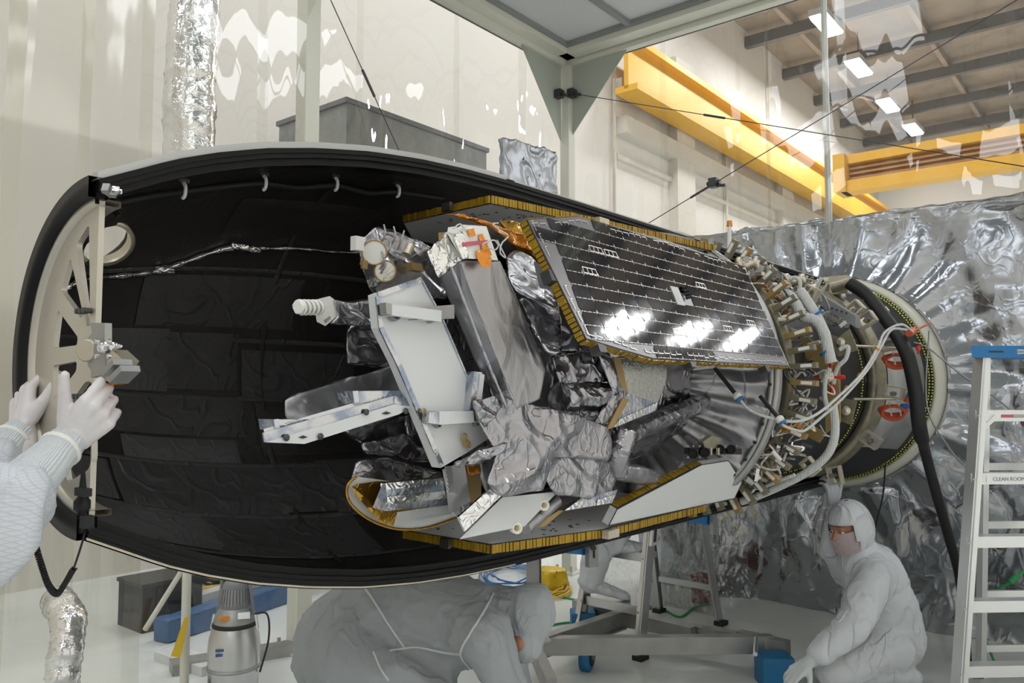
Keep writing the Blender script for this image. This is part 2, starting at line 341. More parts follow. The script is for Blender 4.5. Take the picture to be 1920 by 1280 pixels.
# ---- canopy over the clean tent
can = MB(); lbox(can, SW-3.9, AW+3.0, ZC+.22, 3.9, 3.0, .10); canopy = struct('ceiling', can, 'canopy_panel')
def cbar(s0, a0, s1, a1, w, zlo, zhi, m, nm):
    b = MB(); beam(b, W(s0, a0, (zlo+zhi)/2), W(s1, a1, (zlo+zhi)/2), w, zhi-zlo); return b.build(nm, m, canopy)
cbar(SW-7.8, AW, SW+.04, AW, .07, ZC, ZC+.14, 'cream', 'edge_beam'); cbar(SW, AW-.035, SW, AW+6, .07, ZC, ZC+.14, 'cream', 'edge_beam')
cbar(SW-7.8, AW+.09, SW-.06, AW+.09, .11, ZC+.04, ZC+.12, 'cream', 'inner_beam'); cbar(SW-.12, AW+.06, SW-.12, AW+6, .13, ZC+.04, ZC+.12, 'cream', 'inner_beam')
cbar(SW-7.8, AW-.05, SW+.05, AW-.05, .012, ZC+.0, ZC+.06, 'tbar', 'curtain_track'); cbar(SW+.045, AW-.05, SW+.045, AW+6, .012, ZC, ZC+.06, 'tbar', 'curtain_track')
for a0 in (AW+.155, AW+.76, AW+1.40, AW+2.04, AW+2.68, AW+3.32, AW+3.96, AW+4.6, AW+5.24): cbar(SW-7.8, a0, SW-.18, a0, .045, ZC+.085, ZC+.12, 'tbar', 'ceiling_bar')
for s0 in (SW-.20, SW-1.44, SW-2.66, SW-3.9, SW-5.1, SW-6.4): cbar(s0, AW+.15, s0, AW+6, .045, ZC+.085, ZC+.121, 'tbar', 'ceiling_bar')
# canopy tube lamps, most behind the photographer; outermost row added as fill on the decks
k = 0
for s0, a0 in ((2.62, AW+2.36), (1.42, AW+1.72), (-.9, AW+5.56), (-2.1, AW+5.56), (-3.4, AW+5.56), (-.9, AW+2.36), (-.9, AW+4.28), (-2.1, AW+3.64), (-3.4, AW+2.36), (-3.4, AW+4.28), (.35, AW+1.06), (-2.1, AW+1.06)):
    b = MB(); lbox(b, s0, a0, ZC+.105, .56, .27, .012); b.build('lamp_and_fill_panel', 'tube_lamp_and_fill', canopy)
# ---- clear vinyl curtains hung from the canopy, strip by strip
def strip(wallob, o, dirv, nrm, w, zb, zt, m, seed, bow=.02):
    nx, nz = 10, 44; vs = []
    for j in range(nz+1):
        for i in range(nx+1):
            x = w*i/nx; z = zb+(zt-zb)*j/nz
            h = bow*math.sin(math.pi*i/nx)*(.6+.8*noise.noise(Vector((seed, z*.35, 0))))+.05*noise.noise(Vector((x*2.2+seed*3, z*.6, seed)))+.014*noise.noise(Vector((x*8, z*1.3, seed)))
            vs.append(o+dirv*x+nrm*h+ZV*z)
    b = MB(); b.add(vs, [(j*(nx+1)+i, j*(nx+1)+i+1, (j+1)*(nx+1)+i+1, (j+1)*(nx+1)+i) for j in range(nz) for i in range(nx)], True)
    return b.build('curtain_strip', m, wallob)
left = struct('wall_left', lbox(MB(), SW-3.9, AW-.045, ZC+.03, 3.9, .012, .03), 'alu_dull')
right = struct('wall_right', lbox(MB(), SW+.045, AW+3, ZC+.03, .012, 3, .03), 'alu_dull')
s0 = SW; i = 0
while s0 > -3.2:
    w = (.62, .75, .95, .7, .66, .5)[i % 6] if s0 > .6 else .30
    strip(left, W(s0-w, AW-.045+(i % 2)*.02, 0), U, M, w+.06, FZ+.02, ZC+.02, 'vinyl' if s0 > .6 else 'vinyl_thick', i*3.1+1); s0 -= w; i += 1
a0 = AW; i = 0
while a0 < 3.2:
    w = (.9, .62, .75, 1.0, .8)[i % 5]
    strip(right, W(SW+.045-(i % 2)*.02, a0, 0), M, -U, w+.05, 1.0, ZC+.02, 'vinyl', i*5.3+40, .03); a0 += w; i += 1
# seams and posts
for a in (-2.196+.02+.45, -.42, -.02, 1.55):
    b = MB(); lbox(b, SW+.02, a, 1.85, .003, .012, .86); b.build('seam_tape', 'vinyl_thick', right)
def post(s, a, w, nm, lab, zt=ZC, base=True):
    t = thing(nm, lab, 'post', W(s, a, FZ)); lbox(MB(), s, a, (FZ+zt)/2, w, w, (zt-FZ)/2).build('column', 'cream', t)
    if base:
        lbox(MB(), s, a, FZ+.01, w*2.2, w*2.2, .01).build('base_plate', 'cream', t)
        for ds in (-1, 1):
            for da in (-1, 1): rod(MB(), W(s+ds*w*1.6, a+da*w*1.6, FZ+.02), W(s+ds*w*1.6, a+da*w*1.6, FZ+.07), .012).build('bolt', 'alu', t)
    return t
pc = post(SW-.02, AW+.03, .045, 'corner_post', 'cream corner post of the clean tent where the two gussets meet')
b = MB(); prism(b, [W(SW-.08, AW, ZC), W(SW-.08-.55, AW, ZC), W(SW-.08, AW, ZC-.66)], M*.006); b.build('gusset', 'green_grey', pc)
b = MB(); prism(b, [W(SW, AW+.06, ZC), W(SW, AW+.62, ZC), W(SW, AW+.06, ZC-.62)], -U*.006); b.build('gusset', 'green_grey', pc)
p = A(572, 1200, AW-.0); s1 = SA(p)[0]
post(s1, AW-.06, .05, 'tent_post', 'cream post standing behind the coverall of the bending worker')
p = S(1545, 300, SW); s1 = SA(p)[1]
b = MB(); lbox(b, SW+.08, s1, 1.8, .006, .020, .9); tag(b.build('curtain_stiffener', 'white'), 'pale upright strip stiffening the clear curtain right of the ceiling corner', 'post')
# brace wires with turnbuckles
def wire(p, q, lab, tb=.5):
    t = thing('brace_wire', lab, 'wire', p, 'steel brace wires of the tent'); rod(MB(), p, q, .0035, n=6).build('wire_rope', 'dark_metal', t)
    c = p.lerp(q, tb); d = (q-p).normalized(); rod(MB(), c-d*.09, c+d*.09, .009, n=8).build('turnbuckle', 'dark_metal', t); return t
wire(A(620, 0, AW+.06), A(770, 330, AW+.06), 'thin steel wire slanting down left of the ceiling corner above the fairing', .45)
c1 = S(1072, 175, SW-.05); wire(c1, S(1920, 312, SW-.05), 'steel wire running right from the corner post across the clear curtain', .4)
c2 = S(1200, 428, SW-.09); wire(c2, S(1920, -8, SW-.09), 'steel wire climbing steeply to the upper right corner of the photo', .2)
for q in (c1, A(1048, 176, AW+.04), S(1338, 343, SW-.03)):
    t = thing('wire_clamp', {0: 'dark clamp on the right face of the corner post'}.get(0), 'clamp', q, 'dark wire clamps')
    box(MB(), q, U*.03, M*.03, ZV*.035).build('jaw', 'dark_metal', t); rod(MB(), q-ZV*.02, q+M*.09-ZV*.03, .012).build('eye_bolt', 'dark_metal', t)
    rod(MB(), q+ZV*.0-M*.05, q+M*.05, .018).build('nut', 'dark_metal', t)
cl = [o for o in COL.objects if o.name.startswith('wire_clamp')]
cl[1]['label'] = 'dark clamp on the left face of the corner post'; cl[2]['label'] = 'dark clamp alone on the slanting wire over the fairing'

# ---- silver crinkled film wall round the rocket
def film_wall():
    hc = (0., 0.); nx, nz = 190, 150; a_lo, a_hi, z_lo, z_hi = -1.55, 3.0, FZ-.03, 1.10
    vs = []; idx = {}; fs = []
    for j in range(nz+1):
        for i in range(nx+1):
            a = a_lo+(a_hi-a_lo)*i/nx; z = z_lo+(z_hi-z_lo)*j/nz; r = math.hypot(a, z)
            an = math.atan2(z, a); ap = .80
            if r < ap+.16 and r > 1e-4:                 # gather the mesh to the round opening
                k_ = ap if r < ap else r
            q = Vector((a*1.6, z*1.0, 4.4)); h = fold(q*1.6)*.06+fold(Vector((a*4.5, z*2.6, 1)))*.018
            h += .05*noise.noise(Vector((a*1.3, z*.7, 2)))
            fo = math.exp(-((r-.8)/.30)**2); h = h*(1-.45*fo)+fo*(.020*math.sin(an*17+3*noise.noise(Vector((an*2, r, 0))))+.010*math.sin(an*31))
            pull = -.10*math.exp(-max(r-.70, 0)/.12)
            s = SW+.09+h+pull
            if z < -.72 and a < .35: s += .12*noise.noise(Vector((a*1.8+z*1.8, 3, 1)))-.02
            vs.append(W(s, a, z if j < nz else z+.03*noise.noise(Vector((a*6, 0, 0))))); idx[i, j] = r
    for j in range(nz):
        for i in range(nx):
            if min(idx[i, j], idx[i+1, j], idx[i, j+1], idx[i+1, j+1]) < .695: continue
            q = j*(nx+1)+i; fs.append((q, q+1, q+nx+2, q+nx+1))
    b = MB(); b.add(vs, fs, True); return b
MT['film'] = mat('metallised_clear_film', (.40, .42, .45), .18, .92, bump=[('crease', 1.6, .05, (1, 1, .6)), ('crease', 7, .006, (1, 1, 1))])
fwall = film_wall().build('silver_film_curtain', 'film'); tag(fwall, 'crinkled silver film curtain behind the ladder, gathered round the rocket', 'curtain')
b = MB(); lbox(b, SW+.16, .75, 1.1, .05, 2.35, .04); v = crumple((b.v, b.f), 'film_roll', 'film', None, .06, .03, 9, seed=2); tag(v, 'rumpled silver film rolled along the top of the film curtain', 'film roll')
# ================================================================= the fairing half
PROF = [(-1.215, .356), (-1.14, .392), (-1.05, .436), (-.95, .475), (-.82, .517), (-.66, .556), (-.48, .590), (-.28, .614), (-.08, .628), (.15, .636), (.5, .640), (1.2, .645), (2.2, .652), (3.5, .660)]
def RS(s):
    for (s0, r0), (s1, r1) in zip(PROF, PROF[1:]):
        if s <= s1: t = (s-s0)/(s1-s0); return r0+(r1-r0)*t
    return PROF[-1][1]
def SH(s, t, off=0.): r = RS(s)+off; return W(s, -r*math.sin(R(t)), r*math.cos(R(t)))     # t 0 = top rim, 180 = bottom rim
fair = thing('fairing_half', 'long open half shell of the nose fairing, black lined, held by gloved hands', 'fairing', W(0, -.3, -.66))
ss = []
s = -1.215
while s < 3.5: ss.append(s); s += .045 if s < .6 else .12
ss.append(3.5); NT = 60
HS, HT, HRAD = -1.02, 68., .062                       # round access port
def pc_(): 
    q = A(205, 457, -.40); return q
# find port centre on the shell along the sight line of the photograph
best = None
for i in range(200):
    y = 1.4+i*.01; q = D(200, 458, y); s_, a_, z_ = SA(q)
    if a_ < 0 and -1.2 < s_ < 0:
        dd = abs(math.hypot(a_, z_)-RS(s_))
        if best is None or dd < best[0]: best = (dd, s_, math.degrees(math.atan2(-a_, z_)))
HS, HT = best[1], best[2]
def shell_layer(off, name, m, flip, smin=-1.215, smax=3.5):
    bm = bmesh.new(); grid = {}
    for i, s in enumerate(ss):
        for j in range(NT+1): grid[i, j] = bm.verts.new(SH(s, 180*j/NT, off))
    C0 = SH(HS, HT); nrm = (C0-W(HS, 0, 0)).normalized()
    for i in range(len(ss)-1):
        for j in range(NT):
            f = [grid[i, j], grid[i+1, j], grid[i+1, j+1], grid[i, j+1]]
            ds = [((v.co-C0)-nrm*(v.co-C0).dot(nrm)).length for v in f]
            if max((v.co-C0).length for v in f) < .25 and min(ds) < HRAD: continue
            bm.faces.new(f if not flip else f[::-1])
    # pull the ragged edge round the port onto the circle
    for e in [e for e in bm.edges if e.is_boundary]:
        for v in e.verts:
            d = v.co-C0; h = nrm*d.dot(nrm); d2 = d-h
            if HRAD*.5 < d2.length < .16 and abs(d.dot(nrm)) < .05: v.co = C0+h+d2.normalized()*HRAD
    b = MB(); bm.verts.index_update(); b.add([v.co.copy() for v in bm.verts], [tuple(v.index for v in f.verts) for f in bm.faces], True); bm.free()
    return b.build(name, m, fair)
shell_layer(0, 'inner_lining', 'black_film', False); shell_layer(.022, 'outer_skin', 'grey_skin', True)
C0 = SH(HS, HT); nrm = (C0-W(HS, 0, 0)).normalized()
b = MB(); lathe(b, C0-nrm*.004, nrm, [(0, HRAD*.93), (0, HRAD+.006), (.03, HRAD+.006), (.03, HRAD*.93), (0, HRAD*.93)], 40)
b.f = b.f[:-2]; b.sm = b.sm[:-2]; b.build('port_rim', 'gold_alu', fair)
# rims: grey outer lip, black seal, both along top and bottom, and round the nose end
def rim(name, m, t0, t1, tz, s_from=-1.215, s_to=3.5):       # strips along both rims; t in metres off shell: (r in, r out) and thickness toward viewer
    for top in (0, 180):
        b = MB(); pts = [s for s in ss if s_from <= s <= s_to]; vs = []
        for s in pts:
            r = RS(s); sg = 1 if top == 0 else -1
            for rr, a_ in ((r+t0, tz[0]), (r+t1, tz[0]), (r+t1, tz[1]), (r+t0, tz[1])): vs.append(W(s, a_, sg*rr))
        n = len(pts); b.add(vs, [(i*4+j, i*4+(j+1) % 4, (i+1)*4+(j+1) % 4, (i+1)*4+j) for i in range(n-1) for j in range(4)]); b.add(vs[:4], [(3, 2, 1, 0)]); b.add(vs[-4:], [(0, 1, 2, 3)])
        b.build(name, m, fair)
rim('seal', 'black_gasket', -.012, .014, (-.02, .008)); rim('seal_bead', 'black_gasket', .0, .006, (.008, .014)); rim('inner_flange', 'black_gasket', -.030, -.012, (-.05, -.004))
def rimtop(m, s0, s1, t0, t1, a0, a1, name, top):
    b = MB(); vs = []; pts = [s for s in ss if s0 <= s <= s1]
    for s in pts:
        r = RS(s); sg = 1 if top else -1
        for rr, a_ in ((r+t0, a0), (r+t1, a0), (r+t1, a1), (r+t0, a1)): vs.append(W(s, a_, sg*rr))
    b.add(vs, [(i*4+j, i*4+(j+1) % 4, (i+1)*4+(j+1) % 4, (i+1)*4+j) for i in range(len(pts)-1) for j in range(4)]); b.add(vs[:4], [(3, 2, 1, 0)]); b.add(vs[-4:], [(0, 1, 2, 3)])
    b.build(name, m, fair)
rimtop('grey_skin', -1.215, .15, .014, .032, -.03, .0, 'lip', True); rimtop('grey_skin', .15, 3.5, .014, .022, -.03, .0, 'lip', True)
rimtop('gold_alu', -1.215, .2, .014, .019, -.03, .004, 'lip', False)
b = MB(); vs = []; n = 48                            # nose end: seal tube and inner ring
for i in range(n+1):
    t = R(180*i/n); 
    for dr, ds in ((-.026, 0), (.018, 0), (.018, .04), (-.026, .04)): r = .356+dr; vs.append(W(-1.215-.02+ds, -r*math.sin(t)+.004, r*math.cos(t)))
b.add(vs, [(i*4+j, i*4+(j+1) % 4, (i+1)*4+(j+1) % 4, (i+1)*4+j) for i in range(n) for j in range(4)], True); b.build('nose_seal', 'black_gasket', fair)
b = MB(); vs = []
for i in range(n+1):
    t = R(180*i/n)
    for r, ds in ((.331, -.004), (.331, .05), (.318, .05), (.318, -.004)): vs.append(W(-1.215+ds, -r*math.sin(t), r*math.cos(t)))
b.add(vs, [(i*4+j, i*4+(j+1) % 4, (i+1)*4+(j+1) % 4, (i+1)*4+j) for i in range(n) for j in range(4)], True); b.build('nose_ring', 'truss', fair)
# truss bulkhead plate: half disc with cut-outs (own plane, s = -1.2)
def plate(cutouts, outline, sP, th, name, m, parent):
    bm = bmesh.new()
    def loop(pts):
        vs = [bm.verts.new(Vector((x, y, 0))) for x, y in pts]; return [bm.edges.new((vs[i], vs[(i+1) % len(vs)])) for i in range(len(vs))]
    es = loop(outline)
    for c in cutouts: es += loop(c)
    bmesh.ops.triangle_fill(bm, use_beauty=True, use_dissolve=False, edges=es)
    r = bmesh.ops.extrude_face_region(bm, geom=list(bm.faces))
    for v in [g for g in r['geom'] if isinstance(g, bmesh.types.BMVert)]: v.co.z = 1
    bmesh.ops.recalc_face_normals(bm, faces=bm.faces); bm.verts.index_update()
    b = MB(); b.add([W(sP+v.co.z*th, v.co.x, v.co.y) for v in bm.verts], [tuple(v.index for v in f.verts) for f in bm.faces]); bm.free()
    return b.build(name, m, parent)
def spx(pts, sP): return [SA(S(x, y, sP))[1:] for x, y in pts]
def rounded(pts, r=.012, k=4):
    out = []; n = len(pts)
    for i in range(n):
        p = Vector(pts[i]).to_2d(); a = Vector(pts[i-1]).to_2d(); c = Vector(pts[(i+1) % n]).to_2d()
        d1 = (a-p); d2 = (c-p); rr = min(r, d1.length*.4, d2.length*.4); s1 = p+d1.normalized()*rr; s2 = p+d2.normalized()*rr
        for j in range(k+1):
            t = j/k; out.append(tuple((s1*(1-t)+p*t)*(1-t)+(p*(1-t)+s2*t)*t))
    return out
sp_ = -1.205
outl = [(-.333*math.sin(R(180*i/40)), .333*math.cos(R(180*i/40))) for i in range(41)]
outl = [(min(x, -.012), y) for x, y in outl]
cuts = [[(167, 420), (169, 610), (163, 612), (143, 458)], [(132, 482), (156, 590), (151, 596), (114, 545)],
        [(108, 580), (146, 632), (144, 647), (99, 653)], [(99, 685), (144, 677), (143, 695), (100, 750)], [(107, 790), (160, 715), (172, 715), (172, 860), (166, 880), (126, 905)]]
cuts = [rounded(spx(c, sp_)) for c in cuts]
th_ = [R(90+i*10) for i in range(19)]
cc = SA(S(186, 657, sp_)); hole = [(-.013, cc[2]+.045)]+[(-.013-.060*math.sin(R(180*i/12)), cc[2]+.055*math.cos(R(180*i/12))) for i in range(1, 12)]+[(-.013, cc[2]-.045)]
yc = cc[2]; out2 = []
for x, y in outl: out2.append((x, y))
notch = [(-.012, yc-.032)]+[(-.012-.045*math.sin(R(180*i/12)), yc-.032*math.cos(R(180*i/12))) for i in range(1, 12)]+[(-.012, yc+.032)]
out2 = out2+notch
plate(cuts, out2, sp_, .012, 'truss_plate', 'truss', fair)
for dz in (.085, -.095):
    for k in range(3):
        q = W(sp_-.002, -.030-.016*k, yc+dz); rod(MB(), q, q-U*.018, .0065, n=6).build('bolt', 'dark_metal', fair); 
# hoist fitting on the plate
q0 = W(sp_-.005, 0, yc)
b = MB(); lathe(b, S(170, 657, sp_-.03), M*.6-U*1., [(-.05, .0235), (.012, .0235), (.015, .020)], 28); b.build('boss', 'gold_alu', fair)
fit = MB(); o_ = spx([(182, 606), (210, 606), (210, 702), (184, 708), (184, 694), (178, 686), (178, 634), (186, 624)], sp_-.02)
prism(fit, [W(sp_-.02, x, y) for x, y in o_], -U*.014); fit.build('fitting_block', 'alu_dull', fair)
b = MB(); beam(b, W(sp_-.02, SA(S(197, 655, sp_))[1], yc), W(sp_-.02, SA(S(197, 655, sp_))[1], yc+.001), .01, .01)
b = MB(); lathe(b, S(192, 652, sp_-.03), M*1-U*.05, [(0, .011), (.02, .011), (.02, .007), (.05, .007), (.05, .009), (.056, .009), (.056, .004), (.085, .004), (.09, .002)], 14); b.build('threaded_pin', 'chrome', fair)
for dx, dy in ((-14, -14), (14, -14), (-14, 14), (14, 14)): disk(MB(), S(196+dx*.8, 654+dy, sp_-.04), -U, .005, .006, 8).build('bolt', 'chrome', fair)
b = MB(); prism(b, [S(x, y, sp_-.03) for x, y in ((210, 655), (232, 676), (206, 716), (186, 708))], U*.03); b.build('angle_bracket', 'gold_alu', fair)
for k, (x, y) in enumerate(((219, 690), (233, 702))):
    c = S(x, y, sp_-.04); ax = (S(240, 690, sp_-.04)-S(214, 716, sp_-.04)).normalized(); oy = ax.cross(U)
    box(MB(), c, ax*.026, oy*.006, U*.018).build('connector', 'alu_dull', fair)
b = MB(); prism(b, [S(x, y, sp_-.02) for x, y in ((186, 708), (215, 712), (224, 718), (208, 722), (190, 716))], U*.02); b.build('amber_pad', 'kapton', fair)
# lining: overlapping film patches, taped seams, pocket
random.seed(11)
def patch(s0, s1, t0, t1, off, m='black_film', nm='film_patch', wob=.002):
    ns = max(2, int((s1-s0)/.03)); nt = max(2, int((t1-t0)/2.5)); vs = []
    for i in range(ns+1):
        for j in range(nt+1):
            s = s0+(s1-s0)*i/ns; t = t0+(t1-t0)*j/nt; e = 1 if (0 < i < ns and 0 < j < nt) else .35
            vs.append(SH(s, t, -off*e-wob*noise.noise(Vector((s*9, t*.15, off*99)))*e))
    b = MB(); b.add(vs, [(i*(nt+1)+j, i*(nt+1)+j+1, (i+1)*(nt+1)+j+1, (i+1)*(nt+1)+j) for i in range(ns) for j in range(nt)], True); return b.build(nm, m, fair)
MT['film2'] = mat('black_film_satin', (.050, .048, .048), .36, 0, spec=.5, bump=[('crease', 7, .020, (1, 1, 1)), ('noise', 50, .001, (1, 1, 1))])
MT['film3'] = mat('black_film_lighter', (.072, .070, .070), .42, 0, spec=.5, bump=[('noise', 12, .003, (1, 1, 1)), ('crease', 9, .012, (1, 1, 1))])  # lining film with a lighter base colour than the others
for s0, s1, t0, t1, mm in ((-1.18, -.75, 141, 158, 'film3'), (-.74, -.3, 143, 159, 'film2'), (-.52, -.1, 122, 139, 'film2'), (-1.19, -1.01, 123, 139, 'film3'), (-.78, -.52, 79, 97, 'film2'), (-1.0, -.78, 78, 98, 'film3'), (-1.1, -.5, 99, 112, 'film2'), (-.95, -.55, 113, 121, 'film3'), (-1.0, -.45, 122, 140, 'film2'), (-.9, -.3, 60, 77, 'film2'), (-.5, 0, 84, 100, 'film2'), (-.45, .1, 101, 118, 'black_film'), (-.8, -.2, 141, 160, 'film2'), (-.7, -.1, 30, 45, 'black_film'), (-1.15, -1.0, 84, 96, 'film2'), (-.2, .3, 60, 80, 'black_film'), (-.25, .3, 120, 140, 'film2')):
    patch(s0, s1, t0, t1, .006+random.random()*.004, mm)
for t in (58, 81, 99.5, 121.5, 140.5, 160): patch(-1.18, 1.2, t-.8, t+.8, .008, 'film2', 'seam_tape', .0015)
for s in (-.42,): patch(s-.012, s+.012, 20, 165, .009, 'black_film', 'seam_tape', .001)
def shell_at(px, py, off=.012):
    best = None
    for i in range(260):
        q = D(px, py, 1.4+i*.012); s_, a_, z_ = SA(q)
        if a_ < .05 and s_ > -1.3:
            dd = math.hypot(a_, z_)-(RS(s_)-off)
            if dd > 0 and best is not None: return q
            best = q
    return best
# silver wrapped harness across the lining
hp = [shell_at(x, y, .015) for x, y in ((122, 540), (150, 528), (200, 520), (262, 514), (300, 507), (345, 492), (395, 474), (440, 464), (500, 466), (560, 466), (620, 472), (672, 474))]
t_ = thing('wrapped_harness', 'silver-taped cable bundle running along the black lining to the spacecraft', 'cable', hp[3]); 
b = MB(); tube(b, hp, .007, 8, 8, rf=lambda t: .009+.002*math.sin(t*90)+.006*math.exp(-((t-.38)/.02)**2)+.007*math.exp(-((t-.62)/.025)**2)-.004*t); b.build('wrapped_cable', 'foil_bright', t_)
for k, (x, y) in enumerate(((306, 505), (448, 463), (468, 466))):
    c = shell_at(x, y, .022); vs, fs = hull([[c+U*dx+ZV*dz*.7+M*dy for dx, dz in ((-.03, -.012), (.03, -.014), (.028, .012), (-.03, .014))] for dy in (-.014, .012)])
    crumple((vs, fs), 'tape_wad', 'foil_bright', t_, .012, .008, 30, seed=k+.3, bev=.004)
# black cable and clips under the top rim, connector cluster in the corner
kb = thing('rim_cable', 'black cable clipped along the lining just under the top rim', 'cable', shell_at(500, 350, .02))
cp = [shell_at(x, y, .02) for x, y in ((205, 385), (260, 372), (340, 360), (420, 350), (494, 344), (560, 352), (628, 348), (690, 362), (745, 360), (830, 372))]
tube(MB(), cp, .009, 8, 6).build('sleeve', 'black_matte', kb)
for x, y in ((343, 358), (494, 344), (628, 346), (744, 359)):
    c = shell_at(x, y, .03); tube(MB(), [c+ZV*.022, c+M*.012+ZV*.008, c+M*.010-ZV*.012, c-ZV*.018], .005, 6, 5).build('clip', 'white_plastic', kb); box(MB(), c+ZV*.026, U*.014, M*.005, ZV*.005).build('clip_base', 'dark_metal', kb)
cn = thing('connector_cluster', 'small crumpled connector cluster in the upper nose corner of the fairing', 'connector', shell_at(203, 385, .02))
random.seed(3)
for k in range(14):
    c = shell_at(190+random.random()*30, 352+random.random()*44, .02+random.random()*.015); x = Vector((random.random()-.5, random.random()-.5, random.random()-.5)).normalized(); y, z = frame_of(x)
    (rod(MB(), c, c+x*.018, .007, n=8) if k % 2 else box(MB(), c, x*.010, y*.007, z*.005)).build('connector', ('foil_bright', 'alu_dull', 'dark_metal')[k % 3], cn)
# ================================================================= the spacecraft
sat = thing('spacecraft', 'foil-wrapped spacecraft with white radiators and a dark solar panel, lying inside the fairing half', 'spacecraft', W(.4, 0, -.5))
def vd(px, py): return ray(px, py).normalized()
def cpx(pts): return sum(p[0] for p in pts)/len(pts), sum(p[1] for p in pts)/len(pts)
def foil(name, pts, depth, m='foil', a=None, cut=.022, amp=.010, fr=11., seed=0., grow=0., label=None, bev=.010, back=None, par=None):
    """foil-wrapped body: front outline on the photo's sight lines, body runs away from the viewer"""
    P = pp(pts, a); cx, cy = cpx(pts); v = vd(cx, cy)*depth if back is None else back
    c = sum(P, Vector())/len(P); Q = [p+v+(p-c)*grow for p in P]
    n = Vector((0, 0, 0))
    for i in range(len(P)): n += P[i].cross(P[(i+1) % len(P)])
    if n.dot(v) > 0: P = P[::-1]; Q = Q[::-1]
    vs, fs = hull([P, Q]); return crumple((vs, [f[::-1] for f in fs]), name, m, par or sat, cut, amp, fr, True, bev, seed, label)
def slab(name, pts, vec, m, a=None, label=None, par=None):
    b = MB(); prism(b, pp(pts, a), vec); return b.build(name, m, par or sat, label=label)
def honey(p, q, up, out, par, w=.0115, nm='honeycomb_edge'):
    """row of small taped honeycomb folds along a panel edge"""
    p, q = Vector(p), Vector(q); d = q-p; n = max(2, int(d.length/w)); e = d/n; b = MB(); out = Vector(out).normalized(); up = Vector(up)
    for i in range(n):
        o = .0015+random.random()*.0028; c = p+e*(i+.5)
        box(b, c+out*o*.5, e*(.36+.07*random.random()), up*(.45+.05*random.random()), out*(o+.001)+e*random.uniform(-.12, .12))
    x = b.build(nm, 'honey', par); x['kind'] = 'stuff'
    b = MB(); box(b, (p+q)/2, d/2, up*.5, out*.0008)
    for sgn in (-1, 1): box(b, (p+q)/2+up*.5*sgn+out*.0005, d/2, up*.045, out*.0025)
    b.build('edge_line', 'edge_black', par)
MT['deck_white'] = mat('deck_face', (.90, .89, .87), .4)
def deck(zc, poly, name, skip, label):
    hz = .012; P = [W(s, a, zc-hz) for s, a in poly]; b = MB(); prism(b, P, ZV*2*hz); d = b.build(name, 'deck_white', sat, label=label)
    for i in skip:
        p = W(*poly[i], zc); q = W(*poly[(i+1) % len(poly)], zc); o = (q-p).cross(ZV); c = W(.4, 0, zc)
        if o.dot((p+q)/2-c) < 0: o = -o
        honey(p, q, ZV*2*hz, o, d)
    return d
def a2(v): s, a, z = SA(v); return (s, a)
random.seed(5)
dpt = [a2(H(757, 411, .5)), a2(H(920, 374, .5)), a2(H(1120, 416, .5)), a2(H(1340, 466, .5)), (1.02, -.35), (.1, -.42)]
dt = deck(.5, dpt, 'upper_deck', (0, 1, 2), 'white honeycomb deck along the top with yellow taped edge')
dpb = [a2(H(757, 1001, -.5)), a2(H(920, 1029, -.5)), a2(H(1130, 1000, -.5)), a2(H(1322, 952, -.5)), (1.0, -.35), (.1, -.42)]
db = deck(-.5, dpb, 'lower_deck', (0, 1, 2), 'white honeycomb deck along the bottom with yellow taped edge')
def holes(poly, z, n, d, zone):
    b = MB(); k = 0
    while k < n:
        s = random.uniform(*zone[0]); a = random.uniform(*zone[1])
        rod(b, W(s, a, z), W(s, a, z+d), .003+.0035*random.random(), n=8); k += 1
    b.build('insert_holes', 'edge_black', sat, kind='stuff')
holes(dpt, .4885, 60, -.0012, ((-.1, .25), (-.15, .2))); holes(dpb, -.488, 60, .0012, ((-.2, .25), (-.05, .33)))
for (x, y) in ((838, 388), (835, 1018)):
    z = .5 if y < 640 else -.5; c = H(x, y, z); e = (H(920, 374, z)-H(757, 411, z)).normalized(); box(MB(), c, e*.018, ZV*.013, e.cross(ZV)*.006).build('hinge_block', 'dark_metal', sat)
for (x, y, z) in ((1128, 416, .5), (1145, 1000, -.5), (1300, 955, -.5)):
    c = H(x, y, z); box(MB(), c, U*.03, ZV*.012, M*.012).build('edge_fitting', 'gold_alu', sat)
# ---- solar panel (inclined plane n) with every cell its own piece
PN = Vector((0, 1, .42)); PC = .645+.42*.03
nW = (M*1+ZV*.42).normalized(); tW = (ZV*-1+M*.42).normalized()
SO = W(0, PC-.42*.42, .42)                             # origin on the panel at z=.42
def on_panel(px, py): return hit(px, py, PN, PC)
outline = [(990, 412), (1085, 406), (1240, 448), (1396, 500), (1480, 685), (1225, 671), (1168, 655), (1100, 634)]
OP = [on_panel(*q) for q in outline]
def st(p): d = p-SO; return (d.dot(U), d.dot(tW))
OS = [st(p) for p in OP]
sol = bpy.data.objects.new('solar_panel', None)
b = MB(); prism(b, OP, -nW*.026); sol = b.build('solar_panel', 'solar_base', sat, label='dark octagonal solar panel with yellow taped edge')
for i, j in ((0, 7), (7, 6), (6, 5), (5, 4), (0, 1), (1, 2), (2, 3)):
    p, q = OP[i], OP[j]; cI = sum(OP, Vector())/len(OP); o = (q-p).cross(nW)
    if o.dot((p+q)/2-cI) < 0: o = -o
    honey(p-nW*.014, q-nW*.014, nW*.022, o, sol, .012)
def inside(s, t, poly, mg):
    n = len(poly); cx = sum(p[0] for p in poly)/n; cy = sum(p[1] for p in poly)/n
    for i in range(n):
        x0, y0 = poly[i]; x1, y1 = poly[(i+1) % n]; ex, ey = x1-x0, y1-y0; L = math.hypot(ex, ey)
        d = (ex*(t-y0)-ey*(s-x0))/L; dc = (ex*(cy-y0)-ey*(cx-x0))/L
        if d*(1 if dc > 0 else -1) < mg: return False
    return True
